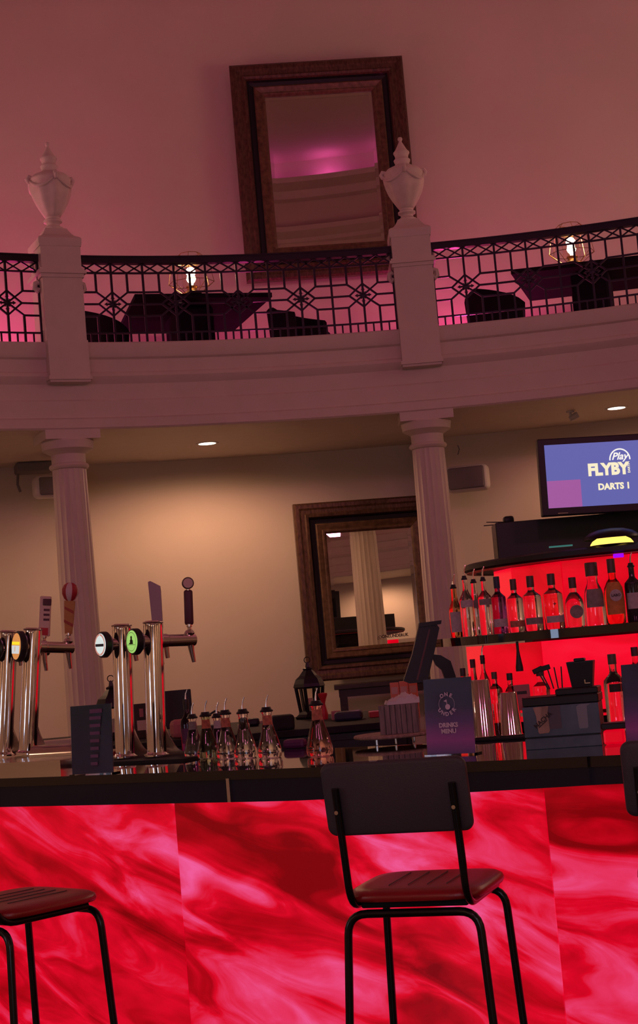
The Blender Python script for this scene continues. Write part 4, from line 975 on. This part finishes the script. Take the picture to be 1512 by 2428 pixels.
# POS terminal on its angled arm
p = at(1027, 1600, Y=8.35)
t = thing('pos_terminal', 'black till terminal with tilted screen on a bent stand before the column', 'till', (p.x, p.y, p.z-0.02), R(0))
z_ = p.z-0.02
t.location.z = 1.1205-0.0 if False else p.z-0.02
MB().prism([(-0.16, -0.0), (-0.13, -0.015), (-0.035, -0.015), (0.02, 0.15), (0.055, 0.265), (0.04, 0.29), (-0.05, 0.29), (-0.055, 0.275), (-0.10, 0.14)], 0.10).build('screen_housing', M['black'], t)
MB().prism([(-0.055, 0.278), (0.065, 0.285), (0.07, 0.305), (-0.05, 0.30)], 0.12, m=T(0, -0.01, 0)).build('screen_edge', M['black'], t)
MB().prism([(0.0, 0.13), (0.05, 0.12), (0.10, 0.085), (0.125, -0.02), (0.135, -0.232), (0.06, -0.232), (0.065, -0.02), (0.05, 0.04), (0.02, 0.07)], 0.07, m=T(0, 0.02, 0)).build('stand', M['black'], t)
MB().prism([(-0.128, 0.0), (-0.118, 0.0), (-0.028, 0.262), (-0.038, 0.262)], 0.002, m=T(0.035, -0.003, 0)).build('red_sheen', mat('painted_red_sheen', (0.10, 0.004, 0.012), 0.3), t)  # reflected red sheen put in as a coloured strip

# high console table against the wall below the mirror
t = thing('console_table', 'dark wooden console table against the wall below the lower mirror', 'table', (0.62, 14.45, 0))
MB().rbox(-0.62, 0.62, -0.16, 0.16, 1.19, 1.235, 0.005, 1).build('tabletop', M['darkwood'], t)
MB().box(-0.58, 0.58, -0.13, 0.13, 1.12, 1.19).build('rail', M['darkwood'], t)
for sx in (-1, 1):
    for sy in (-1, 1): MB().box(sx*0.54-0.035, sx*0.54+0.035, sy*0.10-0.03, sy*0.10+0.03, FL, 1.12).build('leg', M['darkwood'], t)
MB().box(-0.58, 0.58, -0.02, 0.02, 0.25, 0.30).build('stretcher', M['darkwood'], t)

# ================================================================ LIT BOTTLE ISLAND (right)
IX, IY = 1.78, 9.05
isl = thing('back_bar', 'red backlit bottle display with curved black shelves and canopy', 'back bar', (IX, IY, 0))
def poly_wall(r, angs_, z0, z1, name_seed):
    for k in range(len(angs_)-1):
        a0, a1 = R(angs_[k]), R(angs_[k+1])
        A_ = Vector((r*math.cos(a0), r*math.sin(a0))); B_ = Vector((r*math.cos(a1), r*math.sin(a1)))
        dn = (B_-A_).normalized(); A_ += dn*0.003; B_ -= dn*0.003; nn = Vector((dn.y, -dn.x))
        if nn.dot(A_) < 0: nn = -nn
        v = [(A_.x, A_.y, z0), (B_.x, B_.y, z0), (B_.x, B_.y, z1), (A_.x, A_.y, z1)]
        v += [(x-nn.x*0.02, y-nn.y*0.02, z) for x, y, z in v]
        me = bpy.data.meshes.new('light_panel'); me.from_pydata(v, [], [(0,1,2,3),(7,6,5,4),(0,4,5,1),(1,5,6,2),(2,6,7,3),(3,7,4,0)]); me.update()
        ul = me.uv_layers.new(name='UVMap'); L_ = (B_-A_).length
        uvs = [(0, z0), (L_, z0), (L_, z1), (0, z1)]*2
        for lp in me.loops: ul.data[lp.index].uv = (uvs[lp.vertex_index][0]+k*1.7, uvs[lp.vertex_index][1])
        me.materials.append(M['redpanel']); link('light_panel', me, isl)
def redpanel():
    m = onyx('red_light_panel', 8.2, -5, 1.0, 0.8, 1.4, 0.1)
    cr = [n for n in m.node_tree.nodes if n.type == 'VALTORGB'][0].color_ramp
    cols = [(0.55, 0, 0.006), (0.72, 0, 0.010), (0.86, 0.0, 0.016), (0.92, 0.0, 0.022), (0.95, 0.01, 0.04)]
    for e, c in zip(cr.elements, cols): e.color = (*c, 1)
    return m
M['redpanel'] = redpanel()
poly_wall(1.0, [172, 200, 228, 258, 290, 322, 350], 1.13, 1.505, 1)
poly_wall(0.80, [178, 203, 231, 258, 290, 322, 350], 1.565, 1.925, 2)
def disc(r, z0, z1, name, mt, a0=0, a1=360, inner=0.0):
    return MB().lathe([(inner, z0), (r, z0), (r+0.004, (z0+z1)/2), (r, z1), (inner, z1)], 72).build(name, mt, isl, True, angle=30)
def squircle(z0, z1, a, bb, e=0.42, n=72):
    v = []; f = []
    for z in (z0, z1):
        for k in range(n):
            t_ = 2*math.pi*k/n; c, s_ = math.cos(t_), math.sin(t_)
            v.append((a*math.copysign(abs(c)**e, c), bb*math.copysign(abs(s_)**e, s_), z))
    f = [tuple(reversed(range(n))), tuple(range(n, 2*n))] + [(k, (k+1) % n, n+(k+1) % n, n+k) for k in range(n)]
    return MB().add(v, f)
squircle(1.518, 1.562, 1.17, 1.25).build('shelf', M['blackgloss'], isl, True, angle=30)
MB().lathe([(0, 1.928), (0.95, 1.928), (0.97, 1.94), (0.97, 1.965), (0.95, 1.975), (0, 1.975)], 72).build('canopy', M['black'], isl, True, angle=30)
MB().lathe([(0.90, 1.924), (0.955, 1.924), (0.955, 1.929), (0.90, 1.929)], 72, cap=False).build('canopy_trim', M['red'], isl, True)
squircle(1.075, 1.12, 1.25, 1.30).build('counter', M['blackgloss'], isl, True, angle=30)
MB().lathe([(0, FL), (1.2, FL), (1.2, 1.075), (0, 1.075)], 48).build('base_cabinet', M['black'], isl, True, angle=30)
MB().lathe([(0.66, 1.12), (0.66, 1.93)], 24).build('core', M['black'], isl)
MB().rbox(-0.79, 0.9, -0.22, 0.0, 1.976, 2.19, 0.005, 1).build('bulkhead', M['black'], isl)
MB().box(-0.62, -0.50, -1.06, -1.045, 1.978, 1.986).build('teal_strip', M['teal'], isl)
MB().box(-0.27, -0.22, -0.93, -0.90, 1.905, 1.925).build('violet_led', M['led'], isl)
# dome lamp on the canopy
p = at(1474, 1312, Y=8.0)
t = thing('dome_lamp', 'low dome lamp glowing yellow on top of the back bar canopy', 'lamp', (p.x, 8.25, 1.977))
MB().lathe([(0.115, 0.0), (0.112, 0.012), (0.10, 0.028), (0.075, 0.042), (0.04, 0.051), (0, 0.054)], 36, cap=False).build('lens', M['yellowlens'], t, True)
MB().lathe([(0.15, 0.035), (0.145, 0.05), (0.115, 0.072), (0.07, 0.086), (0, 0.092), (0, 0.086), (0.07, 0.080), (0.112, 0.066), (0.14, 0.045), (0.15, 0.035)], 36, cap=False).build('hood', M['iron'], t, True)
MB().lathe([(0.0, 0), (0.118, 0), (0.118, 0.004)], 36).build('ring', M['iron'], t)

# TV
p = at(1284, 1139, Y=8.55)
TW, TH = 0.86, 0.50
tl = at(1272, 1048, Y=8.5); bl = at(1296, 1230, Y=8.5)
t = thing('television', 'wide television above the back bar showing darts lettering on blue', 'television', (tl.x+TW/2-0.01, 8.5, (tl.z+bl.z)/2-TH/2+0.04), R(2), ry=R(1.4))
hh = tl.z-bl.z
MB().rbox(-TW/2, TW/2, 0.0, 0.06, 0, hh, 0.006, 2).build('bezel', M['black'], t)
bz = 0.036
MB().box(-TW/2+bz, TW/2-bz, -0.002, 0.001, bz+0.006, hh-bz).build('screen', M['screen'], t); scr = [o for o in t.children if o.name.startswith('screen')][0]
sx0 = -TW/2+bz; MB().box(sx0, sx0+0.185, -0.0035, -0.0022, bz+0.006, bz+0.155).build('screen_patch', M['screenpink'], scr)  # pink reflection on the glass, painted as a glowing patch
MB().box(-0.08, 0.08, 0.06, 0.40, 0.05, 0.3).build('mount', M['black'], t)
MB().box(-0.345, -0.29, -0.001, 0.001, 0.010, 0.014).build('maker_mark', M['steel'], t)
sc_ = 8.5/3700
def tvx(px): return (px-1272)*sc_*1.0 - TW/2 + 0.02
text('lettering', 'FLYBY', 0.088, M['screentext'], scr, (tvx(1447)-0.045, -0.004, 0.236), bold=0.0048, sx=0.93)
text('lettering', 'DARTS 1', 0.047, M['screentext'], scr, (tvx(1455)-0.037, -0.004, 0.142), bold=0.0022, sx=0.98)
text('lettering', 'Play', 0.055, M['screenwhite'], scr, (tvx(1477)-0.047, -0.004, 0.305), bold=0.0012, shear=0.35)
text('lettering', 'DARTS', 0.017, M['screentext'], scr, (tvx(1497)-0.045, -0.004, 0.238), (math.pi/2, -math.pi/2, 0), bold=0.0006)
b = MB(); cxx, czz, rr_ = tvx(1477)-0.045, 0.288, 0.055
b.tube([(cxx+rr_*math.cos(R(-2+184*i/18)), -0.004, czz+rr_*1.05*math.sin(R(-2+184*i/18))) for i in range(19)], 0.0038, 6); b.build('logo_arc', M['screenwhite'], scr)
# router with aerials on the bulkhead
p = at(1200, 1243, Y=8.95); 
t = thing('wifi_router', 'small black router with two aerials on top of the black bulkhead', 'router', (p.x+0.02, 9.0, 2.19), R(5))
MB().rbox(-0.03, 0.03, -0.03, 0.03, 0, 0.045, 0.015, 3).build('body', M['black'], t, True)
MB().tube([(-0.02, 0, 0.012), (-0.13, 0, 0.02)], [0.004, 0.0025], 6).build('aerial', M['black'], t)
MB().tube([(-0.02, 0.01, 0.002), (-0.145, 0.01, -0.01+0.012)], [0.003, 0.003], 6).build('aerial', M['black'], t)

# bottles on the middle shelf
ZS = 1.5625
def shelf_pt(px, Y, z=ZS): p = at(px, 1500, Y=Y); return (p.x, p.y, z)
def badge(r_, zf, mt, word=None):
    def f(t, h, r):
        MB().prism(circ(r_, 0, h*zf), 0.002, m=T(0, -r-0.003, 0)).build('round_badge', mt, t)
        if word: text('lettering', word, r_*0.6, M['labd'], t, (0, -r-0.0045, h*zf), bold=0.0006)
    return f
G = 'spirit bottles on the middle shelf'
BL = [
 (1084, 8.12, .275, .034, 'tall', 'clear bottle with white label and pourer, leftmost on the middle shelf', 'gamber', 'black', (.10, .48, 'labw'), True),
 (1112, 8.04, .300, .036, 'wine', 'clear bottle with grey shoulder label and pourer, second from the left end of the shelf', 'glass', 'black', (.50, .62, 'labw'), True),
 (1133, 8.22, .300, .034, 'tall', 'dark-necked bottle with pourer tucked behind the left end of the shelf', 'glass', 'black', (.48, .62, 'labg'), True),
 (1156, 7.99, .305, .035, 'gin', 'faceted clear bottle with grey label and maroon neck, third in the front of the shelf', 'glass', 'hplum', (.50, .60, 'labg'), True),
 (1188, 8.0, .290, .040, 'gin', 'purple-tinted bottle with dark cap on the middle shelf', 'gpurple', 'navy', (.12, .26, 'labw'), False),
 (1227, 8.0, .270, .041, 'gin', 'clear square-shouldered gin bottle, first of the red-lit trio', 'glass', 'hbrown', (.10, .22, 'labr'), False),
 (1268, 7.98, .278, .048, 'gin', 'clear square-shouldered gin bottle, middle of the red-lit trio', 'glass', 'hbrown', (.12, .24, 'labg'), False),
 (1318, 7.97, .280, .050, 'gin', 'darker pink gin bottle with crown print, third of the red-lit trio', 'gpink', 'hbrown', (.12, .24, 'labw'), False),
 (1368, 7.96, .262, .048, 'round', 'round-shouldered bottle with two-tone round badge', 'glass', 'hbrown', None, False),
 (1416, 7.93, .330, .052, 'bell', 'tall bell-shaped bottle with grey square label', 'glass', 'hbrown', (.28, .56, 'labg'), False),
 (1464, 7.92, .340, .051, 'round', 'orange-labelled liqueur bottle with pale round badge', 'gorange', 'hbrown', (.14, .62, 'labo'), False),
 (1511, 7.92, .310, .043, 'gin', 'black bottle with white label at the right edge of the shelf', 'gdark', 'black', (.22, .48, 'labw'), True)]
for (px, Y, h, r, st, lb, gm, cp, lab_, pr) in BL:
    ex = None
    if 'two-tone' in lb: ex = badge(0.034, 0.30, M['labg'])
    if 'orange-labelled' in lb: ex = badge(0.030, 0.42, M['labw'], 'LABO')
    if 'crown print' in lb: ex = labtxt('+', 0.03, 0.45, M['labd'])
    bottle(shelf_pt(px, Y), h, r, st, lb, M[gm], None if pr else M[cp], (lab_[0], lab_[1], M[lab_[2]]) if lab_ else None, pr, G, extra=ex, caph=0.20)
G2 = 'bottles on the lower counter of the back bar'
for (px, top, Y, r, st, gm, cp, lb) in (
  (1095, 1575, 8.08, .036, 'round', 'gamber', 'black', 'amber bottle on the lower counter, left of the red panels'),
  (1119, 1562, 8.16, .030, 'tall', 'glass', 'hplum', 'clear bottle with long plum cap on the lower counter'),
  (1143, 1560, 8.03, .030, 'wine', 'glass', 'black', 'clear bottle with upright pourer on the lower counter'),
  (1170, 1590, 7.95, .036, 'gin', 'glass', 'hbrown', 'short clear bottle with flared stopper on the lower counter'),
  (1206, 1588, 7.92, .038, 'round', 'glass', 'black', 'short clear bottle with square black cap on the lower counter'),
  (1278, 1580, 7.88, .042, 'square', 'glass', 'hplum', 'squat clear bottle with broad dark cap behind the caddy'),
  (1502, 1530, 7.82, .044, 'gin', 'glass', 'hplum', 'clear bottle with dark cap on the lower counter at the right edge')):
    p = at(px, top, Y=Y); h = p.z-1.12
    bottle((p.x, p.y, 1.1205), h, r, st, lb, M[gm], M[cp], None, 'pourer' in lb, G2, caph=0.13)
p = at(1232, 1592, Y=7.9)
t = thing('hanging_optic', 'slim black spirit measure hanging below the middle shelf', 'optic', (p.x, p.y, 1.517))
MB().lathe([(0, 0), (0.007, 0), (0.007, -0.045), (0.010, -0.07), (0.019, -0.13), (0.019, -0.150), (0, -0.150)], 16).build('measure', M['black'], t, True)

# ================================================================ STOOLS
def stool(loc, rz, label):
    t = thing('bar_stool', label, 'stool', loc, rz, 'black tubular bar stools')
    rt = 0.0125
    def corner(p0, c, p1, r=0.05, n=6):
        c = Vector(c); a = (Vector(p0)-c).normalized(); b_ = (Vector(p1)-c).normalized(); out = []
        for i in range(n+1):
            u = i/n; out.append(c + a*r*(1-u)**2 + b_*r*u**2)
        return out
    zr = 0.765
    def uframe(y, w, zt_, sx, sy, nm):
        pts = [(-w-sx, y+sy, FL)] + corner((-w-sx, y+sy, FL), (-w, y, zt_), (w, y, zt_), 0.06) + corner((-w, y, zt_), (w, y, zt_), (w+sx, y+sy, FL), 0.06) + [(w+sx, y+sy, FL)]
        n = len(pts); half = n//2
        MB().tube(pts[:8], rt, 12).build('leg', M['tubemetal'], t, True)
        MB().tube(pts[7:n-7], rt, 12).build(nm, M['tubemetal'], t, True)
        MB().tube(pts[n-8:], rt, 12).build('leg', M['tubemetal'], t, True)
        for sg in (-1, 1): MB().lathe([(0, 0), (0.016, 0), (0.016, 0.03), (0, 0.03)], 12, m=T(sg*(w+sx), y+sy, FL)).build('foot_cap', M['blackmatte'], t, True)
    uframe(-0.19, 0.200, zr, 0.05, -0.05, 'rear_rail')
    uframe(0.175, 0.195, zr+0.004, 0.035, 0.04, 'front_rail')
    for sg in (-1, 1):
        # back tube runs under the seat and sweeps up to the backrest
        x = sg*0.178
        pts = [(x, 0.14, zr+0.022), (x, -0.12, zr+0.022)] + corner((x, -0.12, zr+0.022), (x, -0.215, zr+0.022), (x, -0.235, zr+0.12), 0.07) + [(x, -0.245, zr+0.20), (x, -0.275, zr+0.38)]
        MB().tube(pts, 0.0115, 12).build('back_tube', M['tubemetal'], t, True)
        MB().lathe([(0, 0), (0.006, 0), (0.006, 0.004), (0, 0.004)], 10, m=T(x, -0.279, zr+0.31) @ Matrix.Rotation(math.pi/2, 4, 'X')).build('screw', M['steel'], t)
        MB().tube([(sg*0.208, -0.23, 0.28), (sg*0.206, 0.20, 0.28)], 0.010, 10).build('side_footrest', M['tubemetal'], t, True)
    MB().tube([(-0.206, 0.20, 0.28), (0.206, 0.20, 0.28)], 0.010, 10).build('front_footrest', M['tubemetal'], t, True)
    # padded seat, slightly trapezoid with rounded corners
    b = MB(); v = []; f = []; n = 36
    def outline(k, inset):
        a = 2*math.pi*k/n; c, s_ = math.cos(a), math.sin(a); e = 0.42
        x = math.copysign(abs(c)**e, c); y = math.copysign(abs(s_)**e, s_)
        return x*(0.215-inset), y*(0.21-inset)
    rows = [(0.02, zr+0.034), (0.004, zr+0.036), (0.0, zr+0.046), (0.004, zr+0.058), (0.018, zr+0.066), (0.05, zr+0.069), (0.12, zr+0.067)]
    for inset, z in rows:
        for k in range(n): x, y = outline(k, inset); v.append((x, y-0.005, z+ (0.0)))
    for j in range(len(rows)-1):
        for k in range(n): f.append((j*n+k, j*n+(k+1) % n, j*n+n+(k+1) % n, j*n+n+k))
    f.append(tuple(reversed(range(n)))); f.append(tuple((len(rows)-1)*n+k for k in range(n)))
    b.add(v, f).build('seat', M['vinylseat'], t, True, angle=60)
    MB().rbox(-0.165, 0.165, -0.17, 0.16, zr+0.012, zr+0.036, 0.006, 2).build('seat_board', M['blackmatte'], t)
    for k in range(4):
        MB().tube([(-0.09+k*0.06, -0.11, zr+0.0692), (-0.09+k*0.06, 0.13, zr+0.0692)], 0.0015, 5).build('stitch_line', M['fabric'], t)
    # backrest pad
    tl_ = math.atan2(0.03, 0.18)
    b = MB(); pol = []; W_, H_ = 0.222, 0.110; rad = 0.028
    for (cx_, cz_, a0) in ((W_-rad, H_-rad, 0), (-W_+rad, H_-rad, 90), (-W_+rad, -H_+rad, 180), (W_-rad, -H_+rad, 270)):
        for i in range(7): a = R(a0+90*i/6); pol.append((cx_+rad*math.cos(a), cz_+rad*math.sin(a)))
    n2 = len(pol); v = []; f = []
    for (sc0, y) in ((0.95, 0.0), (0.99, 0.003), (1.0, 0.009), (1.0, 0.016), (0.985, 0.024), (0.93, 0.028)):
        for x, z in pol:
            bow = 0.010*(x/W_)**2
            v.append((x*sc0, y-bow, z*(1-(1-sc0)*W_/H_)))
    for j in range(5):
        for k in range(n2): f.append((j*n2+k, j*n2+(k+1) % n2, j*n2+n2+(k+1) % n2, j*n2+n2+k))
    f.append(tuple(reversed(range(n2)))); f.append(tuple(5*n2+k for k in range(n2)))
    b.add(v, f, m=T(0, -0.252, zr+0.345) @ Matrix.Rotation(R(9.5), 4, 'X')).build('backrest', M['fabric'], t, True, angle=50)
    MB().rbox(-0.012, 0.012, -0.003, 0.003, -0.006, 0.006, 0.001, 1, m=T(-0.055, -0.268, zr+0.345+0.104)).build('tag', M['hgrey'], t)
    return t
M['vinylseat'] = mat('red_lit_seat_vinyl', (0.30, 0.006, 0.012), 0.30, spec=0.8, bump=0.1, bscale=200)  # dark seat; the panels' red light is put into its base colour
stool((0.235, 4.86, 0), R(-19), 'black tubular bar stool standing alone in front of the glowing bar')
stool((-1.095, 5.23, 0), R(-42), 'black tubular bar stool cut by the left edge of the picture')
stool((1.075, 4.75, 0), R(-12), 'black tubular bar stool cut by the right edge of the picture')

# ================================================================ glowing panels added behind the viewer for cool-white reflections
def wallscreen(deg, z, w_, h_, label, r=RW-0.12):
    p = ring(deg, r, z)
    t = thing('wall_screen', label, 'screen', p, R(deg-90))
    MB().rbox(-w_/2-0.02, w_/2+0.02, -0.05, 0.0, -0.02, h_+0.02, 0.006, 1).build('frame', M['black'], t)
    MB().box(-w_/2, w_/2, -0.053, -0.05, 0, h_).build('display', M['coolscreen'], t)  # glowing face, added to give bright streaks on the chrome
wallscreen(262, 1.0, 0.7, 2.0, 'tall bright menu screen on the wall behind the viewer', RW2-0.12)
wallscreen(205, 1.6, 1.3, 0.75, 'wide bright screen on the wall behind the viewer to the left', RW-0.14)
